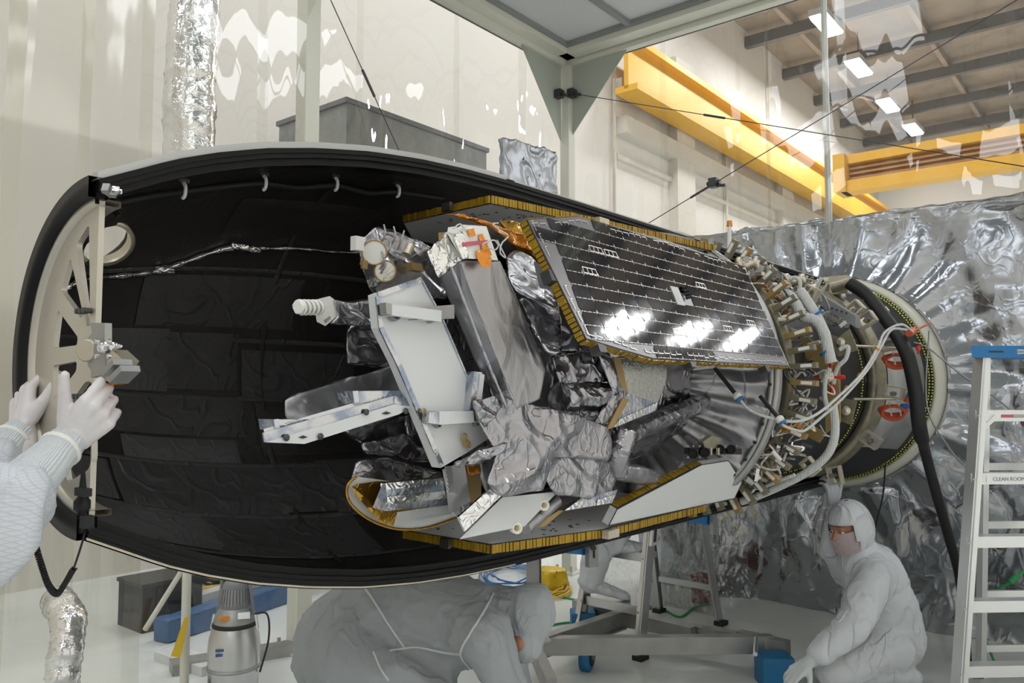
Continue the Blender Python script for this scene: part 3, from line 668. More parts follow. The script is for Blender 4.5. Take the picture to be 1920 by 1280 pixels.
CW, CH_ = .0765, .0385
def cell_mesh(c1):
    w, h, c = CW*.985/2, CH_*.955/2, .0095; pts = [(-w, -h), (w, -h), (w, h-c), (w-c, h), (-w+c, h), (-w, h-c)]
    if c1: pts = [(-w, -h+c), (-w+c, -h), (w-c, -h), (w, -h+c), (w, h), (-w, h)]
    R3 = [U*x+tW*y for x, y in pts]; b = MB(); prism(b, R3, nW*.0016); me = bpy.data.meshes.new('solar_cell'); me.from_pydata(b.v, [], b.f); me.materials.append(MT['solar']); return me
cm = (cell_mesh(0), cell_mesh(1)); lines = MB(); ncell = 0; base = root_loc(sol)
smin = min(x for x, _ in OS); tmin = min(y for _, y in OS)
special = {(3, 2), (4, 2), (2, 4), (11, 3), (7, 8), (12, 7), (15, 6), (9, 5)}
for j in range(13):
    for i in range(22):
        s = smin+.012+CW*(i+.5); t = tmin+.010+CH_*(j+.5); w, h = CW*.40, CH_*.36
        if not all(inside(s+dx*w, t+dy*h, OS, .004) for dx in (-1, 1) for dy in (-1, 1)): continue
        c = SO+U*s+tW*t+nW*.0003
        if (i, j) == (9, 5) or (ncell > 285): continue
        o = bpy.data.objects.new('solar_cell', cm[(i+j) % 2]); COL.objects.link(o); o.parent = sol; o.location = c-base; ncell += 1
        o.rotation_euler = (random.uniform(-.003, .003), random.uniform(-.003, .003), 0)
        q = c+tW*(CH_/2)+nW*.0022
        for x0, x1 in ((-.46, -.38), (-.33, -.20), (-.12, .12), (.2, .34), (.40, .46)): box(lines, q+U*CW*(x0+x1)/2, U*CW*(x1-x0)/2, tW*.0007, nW*.0004)
        g = q+U*CW*.48; lines.add([g-U*.0035, g+U*.0035, g-tW*.011], [(0, 1, 2), (2, 1, 0)])
        if (i, j) in special:
            for dy in (-.22, .22): box(lines, c+tW*CH_*(dy+.2)+nW*.0026, U*CW*.42, tW*.0012, nW*.0004)
            for dx in (-.42, -.14, .14, .42): box(lines, c+U*CW*dx+tW*CH_*.2+nW*.0026, U*.001, tW*CH_*.22, nW*.0004)
for k in range(len(OP)):                              # silver bus wiring just inside the edge
    p, q = OP[k], OP[(k+1) % len(OP)]; cI = sum(OP, Vector())/len(OP); n = int((q-p).length/.035)
    for z in range(n):
        if random.random() < .25: continue
        x = p.lerp(q, (z+.5)/n); inn = (q-p).cross(nW).normalized(); inn = inn if inn.dot(cI-x) > 0 else -inn; x = x+inn*(.010+.006*random.random())+nW*.002
        box(lines, x, (q-p).normalized()*.014, inn*.0012, nW*.0004); box(lines, x+(q-p).normalized()*.014+inn*.004, (q-p).normalized()*.001, inn*.005, nW*.0004)
lines.build('interconnects', 'silver_line', sol, kind='stuff')
c = on_panel(1268, 556); box(MB(), c+nW*.003, U*.026, tW*.032, nW*.003).build('sensor_base', 'alu_dull', sol)
sn = MB(); c = on_panel(1280, 550)
for k in range(4): rod(sn, c+tW*(.012*k-.018)+nW*.005, c+tW*(.012*k-.018)+nW*.018+U*.012, .006, n=8)
sn.build('sun_sensor', 'black_matte', sol)
q = on_panel(1018, 545)-nW*.013; 
for px, py in ((1040, 515), (1130, 648), (1300, 678), (1440, 688)):
    q = on_panel(px, py)-nW*.016; box(MB(), q, U*.016, nW*.014, tW*.016).build('edge_bracket', 'dark_metal', sol)

# ---- body core behind everything
vs, fs = hull([[W(s, a*k, z*k) for a, z in ((.10, -.36), (.30, -.2), (.34, .1), (.28, .32), (-.1, .42), (-.34, .2), (-.34, -.2), (-.15, -.40))] for s, k in ((.05, .8), (.5, 1.0), (.98, 1.0))])
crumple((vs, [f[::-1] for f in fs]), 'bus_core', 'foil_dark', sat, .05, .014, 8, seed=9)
# ---- foil bodies, back to front
foil('foil_box', [(652, 612), (700, 600), (745, 640), (740, 690), (652, 686), (648, 650)], .22, 'foil', .12, seed=1)
foil('foil_box', [(531, 748), (560, 737), (655, 707), (748, 682), (790, 760), (700, 800), (536, 786)], .10, 'foil_smooth', .22, amp=.006, seed=2, label='long flat grey foil box jutting out to the left')
foil('star_camera_housing', [(676, 452), (704, 421), (760, 440), (805, 462), (828, 480), (838, 560), (800, 560), (705, 562), (690, 540), (676, 495)], .16, 'foil', .10, seed=3, amp=.012)
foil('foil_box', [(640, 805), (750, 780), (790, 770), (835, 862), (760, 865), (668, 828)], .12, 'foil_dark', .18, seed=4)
foil('foil_pleat', [(674, 832), (757, 812), (775, 832), (745, 856), (690, 852)], .05, 'foil', .24, seed=5, amp=.014)
foil('foil_box', [(672, 863), (722, 858), (828, 884), (835, 930), (760, 905), (718, 912), (700, 946), (655, 905)], .14, 'foil', .24, seed=6, amp=.012, label='low foil box with a bright creased left end')
# gold-rimmed round base plate
arc = spline([Vector((x, y, 0)) for x, y in ((668, 893), (653, 907), (650, 925), (658, 945), (682, 967), (715, 984), (752, 992), (800, 989), (856, 971))], 4)
arc = [(v.x, v.y) for v in arc]+[(858, 930), (720, 900)]
bp_ = slab('base_plate', arc, vd(750, 950)*.012, 'white', .27, label='round base plate with a gold rim'); 
b = MB(); tube(b, [A(x, y, .272) for x, y in arc[:-2]], .0035, 6, 1); b.build('gold_rim', 'gold_foil', bp_)
slab('gold_tray', [(664, 908), (705, 902), (842, 905), (850, 962), (745, 962), (738, 984), (700, 948)], vd(750, 940)*.01, 'gold_foil', .282)
gb = slab('gold_bracket', [(660, 912), (700, 945), (745, 958), (738, 986), (715, 980), (668, 930)], -M*.02+U*.02, 'gold_foil', .30)
slab('white_strip', [(745, 960), (839, 947), (850, 962), (739, 984)], U*.03, 'white', .33)
el = slab('electronics_box', [(717, 906), (830, 896), (838, 948), (722, 958)], U*.08-M*.02, 'blue_tape', .32, label='electronics box with blue-sheen tape')
slab('box_band', [(719, 932), (834, 920), (837, 934), (721, 946)], -U*.004-M*.004, 'foil_bright', .325, par=el)
slab('box_top', [(717, 906), (830, 896), (831, 908), (718, 918)], -U*.003-M*.003, 'foil_bright', .325, par=el)
slab('box_end', [(699, 951), (717, 906), (722, 958)], U*.01, 'blue_tape', .325, par=el)
slab('copper_harness', [(868, 866), (886, 860), (903, 880), (902, 945), (886, 952), (874, 910)], vd(880, 900)*.05, 'bronze', .26)
foil('copper_wrap', [(872, 868), (900, 866), (903, 888), (880, 892)], .03, 'kapton', .285, cut=.008, amp=.004, fr=30, seed=2)
MT['mirror_white'] = mat('bright_mirror_tile', (.86, .86, .84), .30, .75); random.seed(21)
mr = slab('mirror_radiator', [(829, 880, .30), (870, 864, .30), (876, 896, .335), (882, 940, .385), (842, 962, .40), (836, 915, .345)], vd(855, 910)*.012, 'mirror_white', None, label='bright mirror-tiled strip')
for i in range(10):
    y = 874+i*9
    for j in range(2):
        x = 832+j*20+i*1.2+(3 if i > 6 else 0); c = A(x+9, y+4, .304+(y-870)*.00105); tz = (ZV-M*.75).normalized(); box(MB(), c, U*.011, tz*.0066, U.cross(tz)*.0012).build('mirror_tile', 'mirror_white', mr)
# ---- helical antenna
an = slab('antenna_base', [(597, 560), (618, 555), (634, 566), (635, 590), (610, 611), (594, 603), (590, 580)], vd(615, 580)*.02, 'white_plastic', .19, label='white hexagonal antenna base')
p0, p1 = A(600, 576, .20), A(560, 576, .215); h = MB(); ax = (p1-p0); x_, y_ = frame_of(ax)
rod(h, p0, p1+ax*.02, .010, .011, 14); h.build('core', 'white_plastic', an)
tube(MB(), [p0+ax*(i/40)+(x_*math.cos(i*.78)+y_*math.sin(i*.78))*.0155 for i in range(41)], .0035, 6, 2).build('helix', 'white_plastic', an)
rod(MB(), p1-ax*.03, p1+ax*.05, .0175, .015, 6).build('end_cap', 'white_plastic', an)
foil('antenna_sleeve', [(622, 558), (660, 566), (703, 560), (712, 612), (690, 612), (612, 610), (632, 592)], .07, 'foil', .20, seed=8, amp=.008, label='shiny foil sleeve of the antenna')
slab('label_plate', [(608, 600), (619, 592), (621, 597), (611, 606)], -M*.002, 'gold_alu', .205, par=an)
# ---- things on the star camera housing
for x, y, r, m_ in ((702, 473, .030, 'white_plastic'), (722, 508, .026, 'osr')):
    c = A(x, y, .135); v = -vd(x, y); d_ = disk(MB(), c, v, r, .008, 28).build('port', m_, sat, label='pale round port' if r > .028 else None)
    tube(MB(), [c+v*.009+(frame_of(v)[0]*math.cos(t*.35)+frame_of(v)[1]*math.sin(t*.35))*(r+.002) for t in range(19)], .0022, 6, 1).build('port_ring', 'bronze', d_)
slab('panel_patch', [(730, 520), (748, 486), (790, 510), (826, 545), (800, 556), (712, 563), (704, 540)], vd(760, 530)*.01, 'osr', .125)
box(MB(), A(670, 457, .14), U*.014, ZV*.018, M*.010).build('sensor_block', 'white_plastic', sat); rod(MB(), A(762, 478, .15), A(770, 460, .15), .014, .012, 16).build('copper_can', 'gold_alu', sat)
box(MB(), A(777, 501, .16), U*.020, (ZV*.9-U*.4)*.011, M*.012).build('connector_block', 'bronze', sat); box(MB(), A(683, 496, .14), U*.008, ZV*.011, M*.004).build('amber_block', 'bronze', sat)
random.seed(8)
for k in range(6):
    x, y = 705+random.random()*40, 455+random.random()*60; tube(MB(), [A(x, y, .15), A(x+8, y-18, .165), A(x+20*random.random(), y-35, .15)], .0025, 6, 5).build('wire', 'alu_dull', sat)
# ---- white central radiator
wp = slab('white_radiator', [(706, 551), (791, 522), (815, 570), (828, 594), (872, 700), (882, 721), (884, 769), (916, 796), (925, 816), (875, 849), (826, 877), (745, 680), (712, 614)], -M*.032+U*.004, 'white', .44, label='large white radiator panel in the middle')
def edge_strip(pq, w, m, par, a=.441):
    for (x0, y0), (x1, y1) in pq:
        p, q = A(x0, y0, a), A(x1, y1, a); b = MB(); box(b, (p+q)/2, (q-p)/2, (q-p).cross(M).normalized()*w, M*.002); b.build('edge_tape', m, par)
edge_strip([((708, 553), (790, 524)), ((708, 556), (714, 614)), ((714, 614), (748, 684)), ((748, 684), (828, 873))], .006, 'blue_tape', wp)
edge_strip([((790, 524), (828, 594)), ((828, 594), (882, 721))], .002, 'blue_tape', wp, .442)
for pts, nm in (([(735, 570), (828, 582), (828, 603), (735, 591)], 'cross_bar'), ([(824, 771), (936, 769), (936, 789), (824, 796)], 'cross_bar')):
    cb_ = slab(nm, pts, -M*.028, 'white', .47, par=wp)
slab('bar_sleeve', [(782, 576), (852, 571), (852, 597), (782, 599)], -M*.03, 'foil_smooth', .468)
slab('bar_cap', [(723, 567), (735, 570), (735, 591), (725, 588)], -M*.02, 'alu_dull', .469, par=wp)
slab('bar_cap', [(805, 773), (824, 771), (824, 796), (803, 792)], -M*.02, 'blue_tape', .469, par=wp); slab('bar_sleeve', [(888, 770), (938, 768), (938, 788), (890, 790)], -M*.02, 'foil_smooth', .472)
for x, y, r in ((736, 592, .013), (803, 596, .013), (817, 797, .007), (889, 795, .006)):
    b = MB(); c = A(x, y, .445); lathe(b, c, M+ZV*.2, [(0, r), (.012, r), (.012, r*.8), (.004, r*.75)], 18); b.build('hooded_hole', 'grey_plastic', wp)
for x, y, r in ((871, 820, .009), (878, 833, .007), (874, 829, .006), (795, 771, .005)):
    tube(MB(), [A(x, y, .45)+(U*math.cos(t)+ZV*math.sin(t))*r for t in [i*.7 for i in range(10)]], .0025, 6, 2).build('grommet', 'bronze', wp)
fb = slab('finned_block', [(889, 696), (905, 698), (897, 772), (881, 769)], -M*.03+U*.01, 'blue_tape', .47); slab('block_face', [(899, 700), (907, 702), (899, 770), (893, 770)], M*.003, 'white', .47, par=fb)
# ---- lower left white shelf
sh = slab('white_shelf', [(499, 829), (571, 832), (749, 776), (772, 762), (738, 756)], ZV*.024-M*.015+U*.004, 'white', .42, label='white shelf panel jutting out to the lower left')
edge_strip([((494, 820), (738, 750)), ((738, 750), (768, 754))], .009, 'blue_tape', sh, .418)
for pts in ([(513, 786), (580, 786), (580, 805), (516, 806)], [(661, 733), (755, 732), (757, 752), (664, 757)]):
    bb = slab('shelf_block', pts, -M*.05, 'blue_tape', .41, par=sh); x, y = pts[0]; slab('block_end', [(x, y), (x+9, y-1), (x+11, y+20), (x+3, y+21)], M*.002, 'white', .411, par=bb)
for x, y in ((536, 824), (600, 822), (686, 776), (760, 774)):
    b = MB(); c = A(x, y, .423); lathe(b, c+ZV*.004, M, [(0, .002), (.001, .007), (.003, .007), (.006, .003)], 10); b.build('rivet', 'dark_metal', sh)
for x, y in ((568, 819), (724, 774)): slab('slot', [(x-9, y+1), (x, y-3), (x+9, y), (x, y+3)], M*.001, 'edge_black', .421, par=sh)
# ---- big tilted baffle
foil('baffle', [(858, 486, .50), (938, 487, .50), (1024, 693, .50), (1012, 748, .50), (968, 768, .50)], .16, 'foil_smooth', None, cut=.018, amp=.004, fr=4, seed=12, label='long tilted instrument baffle in taut grey foil', bev=.006)
foil('baffle_side', [(824, 519, .43), (862, 486, .502), (972, 768, .502), (940, 772, .47), (889, 673, .44)], .10, 'foil_smooth', None, cut=.018, amp=.005, fr=6, seed=13, bev=.005)
b = MB(); ps_ = [A(846, 500, .507), A(880, 590, .508), A(915, 680, .510), A(950, 765, .508)]; tube(b, ps_, .004, 6, 6, rf=lambda t: .003+.002*abs(math.sin(t*22))); b.build('seam_fold', 'foil', sat)
# end cap of the baffle with tapes, tags and cords
cap = slab('baffle_cap', [(838, 437), (868, 421), (912, 424), (934, 488), (866, 484)], vd(880, 455)*.05, 'white_plastic', .515, label='white-faced baffle end cover with amber and red tape')
foil('cap_film', [(800, 472), (836, 440), (868, 484), (838, 512), (823, 524)], .04, 'foil_bright', .505, cut=.012, amp=.007, fr=20, seed=14, label='glossy film at the mouth of the baffle', par=cap, bev=.004)
foil('cap_film', [(866, 428), (878, 484), (868, 488), (850, 446)], .01, 'foil_bright', .52, cut=.012, amp=.004, fr=22, seed=15, par=cap, bev=.003)
def tape(pts, m, a=.5185, nm='tape'): return slab(nm, pts, M*.001, m, a, par=cap)
tape([(866, 454), (914, 450), (915, 456), (868, 463)], 'pink', .520); tape([(876, 430), (888, 428), (892, 442), (880, 444)], 'kapton')
tape([(896, 440), (904, 438), (922, 478), (908, 482)], 'kapton'); tape([(892, 470), (910, 467), (922, 486), (918, 500), (904, 502), (896, 488)], 'kapton', .522); tape([(870, 426), (884, 424), (886, 430), (872, 432)], 'foil_bright')
slab('amber_clip', [(822, 436), (834, 435), (834, 446), (823, 452)], vd(828, 442)*.01, 'bronze', .50, par=cap); slab('tag', [(840, 426), (856, 424), (862, 436), (838, 440)], vd(850, 430)*.006, 'white_plastic', .52, par=cap)
for pts in ([(832, 444), (838, 436), (856, 438), (868, 428), (862, 420), (850, 428)], [(905, 457), (925, 450), (934, 460), (928, 468), (915, 464)], [(934, 418), (924, 420), (938, 432), (953, 442), (941, 456), (938, 474), (948, 483), (942, 470), (932, 450)]):
    tube(MB(), [A(x, y, .535) for x, y in pts], .0018, 6, 6).build('cord', 'white_cable', cap)
foil('gold_blanket', [(853, 403), (870, 405), (920, 425), (965, 460), (1000, 470), (985, 440), (900, 412)], .04, 'kapton', .33, cut=.02, amp=.008, fr=16, seed=16, bev=.004)
foil('dark_gold_fold', [(930, 410), (985, 415), (1010, 470), (1030, 510), (975, 475)], .08, 'gold_foil', .30, cut=.02, amp=.01, seed=17, label='dark gold fold under the upper deck')
# ---- foil between baffle and solar panel
foil('foil_fold', [(948, 482, .34), (965, 466, .32), (998, 478, .34), (1012, 505, .38), (1040, 560, .45), (1042, 580, .47), (1000, 562, .46), (965, 545, .44), (952, 520, .40)], .10, 'foil_lit', None, cut=.014, amp=.009, fr=13, seed=18, label='bright crumpled foil fold beside the solar panel')
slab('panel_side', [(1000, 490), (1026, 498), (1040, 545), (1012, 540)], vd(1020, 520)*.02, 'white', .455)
foil('foil_fold', [(975, 562, .38), (1010, 566, .36), (1040, 582, .38), (1062, 640, .45), (1050, 660, .48), (1030, 665, .48), (1012, 640, .46)], .12, 'foil_lit', None, cut=.016, amp=.013, fr=12, seed=19)
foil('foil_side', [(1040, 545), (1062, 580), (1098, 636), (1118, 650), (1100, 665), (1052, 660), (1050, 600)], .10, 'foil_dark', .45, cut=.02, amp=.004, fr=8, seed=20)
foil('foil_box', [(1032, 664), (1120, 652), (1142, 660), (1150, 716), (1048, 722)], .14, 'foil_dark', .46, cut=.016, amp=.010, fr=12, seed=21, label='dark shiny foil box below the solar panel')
P = [A(1050, 745, .44), A(1148, 742, .44)]; vs, fs = hull([[c+(ZV*math.sin(t)+M*math.cos(t))*.042 for t in [i*math.pi/5 for i in range(10)]] for c in (P[0], P[0].lerp(P[1], .5), P[1])])
crumple((vs, fs), 'foil_roll', 'foil', sat, .014, .006, 14, seed=22, bev=.003, label='foil-wrapped roll')
foil('foil_collar', [(1120, 660), (1145, 672), (1172, 735), (1160, 775), (1130, 800), (1118, 780), (1150, 740)], .05, 'foil', .48, cut=.012, amp=.006, seed=23)
# ---- central crumpled mass
foil('foil_mass', [(890, 762), (935, 742), (985, 752), (1020, 762), (1090, 778), (1140, 800), (1146, 832), (1140, 862), (1040, 858), (1030, 888), (1020, 922), (942, 932), (912, 905), (930, 850), (900, 800)], .20, 'foil', .50, cut=.015, amp=.011, fr=4, seed=24, label='broad crumpled foil blanket below the baffle')
foil('foil_mass', [(1028, 858), (1090, 852), (1150, 864), (1164, 882), (1150, 922), (1100, 934), (1040, 928), (1022, 900)], .14, 'foil', .47, cut=.014, amp=.010, fr=5, seed=25)
foil('foil_knot', [(852, 870), (900, 842), (950, 830), (946, 845), (905, 868), (860, 878)], .05, 'foil', .50, cut=.01, amp=.007, fr=24, seed=26, bev=.005)
foil('foil_knot', [(888, 752), (930, 740), (940, 770), (910, 800), (896, 786)], .05, 'foil', .51, cut=.01, amp=.012, fr=24, seed=27, bev=.005)
foil('foil_drape', [(898, 862), (932, 868), (944, 930), (918, 938), (905, 900)], .08, 'foil_smooth', .40, cut=.02, amp=.01, seed=28)
# ---- arm, elbow, lower strut
def ftube(name, c, rr, m='foil', seed=0, amp=.005, label=None):
    ps = spline([A(*q) for q in c], 5); polys = []; x, y = frame_of(ps[-1]-ps[0])
    for i, p in enumerate(ps):
        d = (ps[min(i+1, len(ps)-1)]-ps[max(i-1, 0)]).normalized(); x = (x-d*x.dot(d)).normalized(); y = d.cross(x); r = rr[0]+(rr[1]-rr[0])*i/(len(ps)-1)
        polys.append([p+(x*math.cos(t)+y*math.sin(t))*r for t in [k*math.pi/5 for k in range(10)]])
    vs, fs = hull(polys); return crumple((vs, fs), name, m, sat, .013, amp, 16, seed=seed, bev=0, label=label)
ftube('support_strut', [(1155, 820, .47), (1230, 790, .42), (1335, 748, .34)], (.034, .034), 'foil', 31, .004, 'foil-wrapped strut rising to the right')
ftube('strut_elbow', [(1170, 812, .48), (1160, 850, .48), (1158, 888, .46)], (.040, .026), 'foil', 32, .006)
ftube('support_strut', [(1160, 884, .44), (1200, 890, .42), (1250, 906, .38)], (.028, .030), 'foil_smooth', 33, .004)
foil('strut_boot', [(1318, 742), (1352, 716), (1364, 726), (1340, 770), (1322, 776)], .05, 'foil', .33, cut=.012, amp=.008, seed=34)
# ---- quilted mirror radiator with brown edges
qr = slab('quilted_radiator', [(1157, 671), (1252, 679), (1249, 712), (1232, 756), (1176, 736)], vd(1200, 700)*.01, 'osr', .47, label='silver quilted radiator with brown edge')
slab('brown_edge', [(1147, 669), (1160, 670), (1174, 734), (1160, 732)], M*.006, 'bronze', .47, par=qr); slab('brown_edge', [(1164, 746), (1177, 748), (1147, 801), (1134, 806)], M*.006, 'bronze', .475, par=qr)
slab('lower_face', [(1176, 738), (1246, 716), (1230, 770), (1148, 802)], vd(1200, 760)*.01, 'blue_tape', .468, par=qr); slab('bright_band', [(1160, 786), (1232, 754), (1228, 768), (1148, 803)], M*.002, 'foil_bright', .469, par=qr)
qt = MB()
for r_ in range(9):
    for c_ in range(13):
        x = 1166+c_*6.5+(3 if r_ % 2 else 0)+r_*1.2; y = 680+r_*5.6+c_*.6
        if x < 1246: box(qt, A(x, y, .471), U*.0055, ZV*.0032, M*.0008)
qt.build('mirror_tiles', 'osr', qr, kind='stuff')
# ---- lower middle pieces
lw = slab('lower_radiator', [(862, 1010), (942, 932), (1046, 921), (984, 986), (960, 990)], ZV*-.004+U*.012-M*.01, 'white', .44, label='white lower radiator under the foil blanket')
for k in range(4):
    d = k*.010; slab('stack_plate', [(931, 905), (942, 927), (872, 996), (860, 969)], -M*.006, ('foil_bright', 'alu', 'alu_white', 'foil_bright')[k], .455-d, par=lw)
rod(MB(), A(1042, 938, .41), A(984, 990, .41), .020, .020, 16).build('roller_tube', 'foil_smooth', sat)
for x, y in ((1021, 947), (970, 990)):
    c = A(x, y, .445); b = MB(); lathe(b, c, M*.9-U*.4+ZV*.1, [(-.02, .013), (0, .015), (0, .009), (-.004, .008)], 18); r_ = b.build('roller', 'white_plastic', sat); rod(MB(), c-M*.008, c, .006, n=10).build('hub', 'bronze', r_)
slab('gold_strip', [(1005, 990), (1030, 968), (1064, 946), (1057, 957), (1022, 986)], -M*.01, 'bronze', .40)
lr = slab('mirror_radiator', [(1057, 957), (1092, 932), (1158, 918), (1147, 943)], -M*.015, 'blue_tape', .42); slab('bright_band', [(1057, 957), (1078, 942), (1092, 936), (1090, 952)], M*.002, 'foil_bright', .421, par=lr); slab('bright_band', [(1120, 936), (1154, 926), (1147, 942), (1118, 947)], M*.002, 'foil_bright', .421, par=lr)
# ---- lower right white panel with yellow edge
bp = [(1141, 985), (1157, 954), (1315, 871), (1366, 863), (1391, 904), (1377, 934)]; BN = (0, 1, -.42); BC = .60
BPp = [hit(x, y, BN, BC) for x, y in bp]; bn = (M-ZV*.42).normalized(); b = MB(); prism(b, BPp, -bn*.026); bpo = b.build('white_end_panel', 'white', sat, label='white panel at the lower right with a ribbed yellow edge')
o = (BPp[2]-BPp[1]).cross(bn); o = o if o.dot(ZV) > 0 else -o; honey(BPp[1]-bn*.014+o.normalized()*.002, BPp[2]-bn*.014+o.normalized()*.002, bn*.024, o, bpo, .014)
for i in range(6):
    p, q = BPp[i], BPp[(i+1) % 6]; box(MB(), (p+q)/2+bn*.0005, (q-p)/2, (q-p).cross(bn).normalized()*.0015, bn*.001).build('edge_line', 'edge_black', bpo)
# ---- latch cluster
lt = MB(); beam(lt, A(1288, 845, .47), A(1386, 846, .47), .02, .022); lo = lt.build('latch_body', 'black_matte', sat, label='black latch cluster')
for x, y in ((1300, 850), (1322, 848), (1350, 842), (1371, 842)):
    b = MB(); c = A(x, y, .50); lathe(b, c, -vd(x, y), [(-.03, .017), (0, .017), (.002, .013), (-.004, .011)], 18); b.build('roller', 'black_gasket', lo)
slab('clevis', [(1318, 828), (1336, 816), (1352, 822), (1350, 836), (1336, 842), (1322, 840)], -M*.02, 'olive_alu', .49, par=lo)
for x in (1290, 1300, 1312, 1360, 1372, 1382):
    for y in (836, 857): rod(MB(), A(x, y, .485), A(x, y, .492), .003, n=6).build('bolt', 'alu_dull', lo)
for x, y in ((1332, 846), (1346, 846)): box(MB(), A(x, y, .50), U*.006, ZV*.012, M*.004).build('spring_tab', 'gold_alu', lo)
# ---- pleated foil skirt and separation ring
vs = []; na, nr = 220, 14
for i in range(na+1):
    t = R(-118+i/na*205)
    for j in range(nr+1):
        k = j/nr; r = .26+.325*k; s = .84+.17*k; f = .014*math.sin(t*30+2*noise.noise(Vector((t*3, k*2, 0))))*k+.010*noise.noise(Vector((t*14, k*1.5, 5)))
        vs.append(W(s+f-.01, r*math.cos(t), r*math.sin(t)))
b = MB(); b.add(vs, [(i*(nr+1)+j, i*(nr+1)+j+1, (i+1)*(nr+1)+j+1, (i+1)*(nr+1)+j) for i in range(na) for j in range(nr)], True); b.build('pleated_skirt', 'foil_smooth', sat, label='pleated foil skirt at the right end')
b = MB(); ringarc(b, [(1.0, .588), (1.0, .604), (1.05, .604), (1.05, .588)], -180, 180, 96); rg = b.build('separation_ring', 'alu_dull', sat)
b = MB(); ringarc(b, [(.985, .574), (.985, .592), (1.0, .592), (1.0, .574)], -180, 180, 96); b.build('clamp_band', 'alu_dull', rg)
bm_ = MB(); rod(bm_, Vector((0, 0, 0)), -U*.010, .007, n=8); bme = bpy.data.meshes.new('ring_bolt'); bme.from_pydata(bm_.v, [], bm_.f); bme.materials.append(MT['dark_metal'])
for i in range(48):
    t = R(i*7.5-177); o = bpy.data.objects.new('ring_bolt', bme); COL.objects.link(o); o.parent = rg; o.location = W(.985, .583*math.cos(t), .583*math.sin(t))-root_loc(rg)
# upright white vent tube with amber cap
vt = thing('vent_tube', 'slim white upright tube with an orange taped cap standing above the solar panel', 'tube', A(1367, 470, .15))
rod(MB(), A(1367, 466, .15), A(1368, 424, .15), .011, .009, 12).build('tube', 'white_plastic', vt); rod(MB(), A(1368, 424, .15), A(1368, 414, .15), .014, .012, 8).build('cap', 'kapton', vt)
# ================================================================= the rocket's upper stage
rk = thing('rocket_stage', 'black rocket stage barrel with olive bracket rings and white harness behind the spacecraft', 'rocket stage', W(2.3, 0, -.6))
def rr(name, prof, m, a0=-180, a1=180, n=96, label=None, closed=True): b = MB(); ringarc(b, prof, a0, a1, n, closed); return b.build(name, m, rk, label=label)
rr('motor_barrel', [(1.08, .47), (1.30, .50), (2.45, .52), (2.45, .3), (1.08, .3)], 'carbon')
rr('skirt_cone', [(2.42, .515), (2.62, .545), (3.30, .62), (3.52, .655), (3.52, .3), (2.42, .3)], 'carbon')
rr('avionics_shelf', [(1.30, .50), (1.30, .56), (1.325, .56), (1.325, .50)], 'olive_alu')
rr('stage_ring', [(2.48, .53), (2.48, .575), (2.52, .575), (2.54, .558), (2.60, .558), (2.62, .58), (2.65, .58), (2.65, .53)], 'olive_alu', label='olive grey ring round the barrel')
rr('end_ring', [(3.44, .65), (3.44, .668), (3.50, .695), (3.62, .695), (3.62, .67), (3.52, .65)], 'cream', label='broad cream end ring')
rr('end_flange', [(3.60, .69), (3.60, .712), (3.66, .715), (3.66, .69)], 'alu_dull')
def dots(s, r, n, m='yellow_dot', nm='yellow_dots', sz=.006, a0=-100, a1=110):
    b = MB()
    for i in range(n):
        t = R(a0+(a1-a0)*i/(n-1)); q = W(s+(.008 if i % 2 else 0), r*math.cos(t), r*math.sin(t)); rod(b, q, q+(M*math.cos(t)+ZV*math.sin(t))*.004-U*.002, sz, n=6)
    b.build(nm, m, rk, kind='stuff')
dots(2.40, .522, 130, sz=.0045); dots(2.70, .560, 120, sz=.0045); dots(3.37, .637, 130, sz=.006); dots(3.42, .645, 130, sz=.006)
b = MB()
for i in range(60):
    t = R(-100+i*3.5); q = W(2.57, .559*math.cos(t), .559*math.sin(t)); rod(b, q, q+(M*math.cos(t)+ZV*math.sin(t))*.004, .005, n=6)
b.build('ring_rivets', 'dark_metal', rk, kind='stuff')
rr('access_panel', [(2.74, .565), (3.30, .628), (3.30, .622), (2.74, .559)], 'alu_dull', -42, 18, 24, label='dull grey access panel')
# comb of label-bearing brackets round the flange
ang = [(-98+i*6.3) for i in range(33)]
for k, dg in enumerate(ang):
    t = R(dg); er = M*math.cos(t)+ZV*math.sin(t); et = -M*math.sin(t)+ZV*math.cos(t); c = W(1.27, 0, 0)+er*(.612 if -62 < dg < 62 else .575)
    fg = MB(); box(fg, c+U*.0, er*.052, et*.011, U*.018); f_ = fg.build('connector_bracket', 'olive_alu' if k % 3 else 'bronze', rk)
    box(MB(), c-U*.019+er*.014, er*.022, et*.0065, U*.001).build('label', 'white_plastic', f_)
    if k % 2: rod(MB(), c+er*.02+U*.016, c+er*.03+U*.06, .009, n=8).build('plug', 'alu_dull', f_)
rr('support_ring', [(1.10, .50), (1.10, .575), (1.13, .575), (1.13, .50)], 'olive_alu')
def plt(name, pts, s, th, m, label=None, par=None): b = MB(); prism(b, [S(x, y, s) for x, y in pts], U*th); return b.build(name, m, par or rk, label=label)
plt('bronze_plate', [(1474, 614), (1500, 626), (1516, 634), (1560, 664), (1574, 682), (1575, 792), (1548, 812), (1546, 700), (1520, 676), (1478, 656)], 1.62, .012, 'bronze', 'bronze stiffener plate with red caps')
plt('bronze_plate', [(1486, 776), (1548, 812), (1536, 830), (1490, 806)], 1.62, .012, 'bronze')
vb = MB(); lathe(vb, S(1552, 705, 1.60), -U, [(0, .030), (.03, .030), (.035, .02), (.06, .018)], 18); vo = vb.build('valve_body', 'gold_alu', rk)
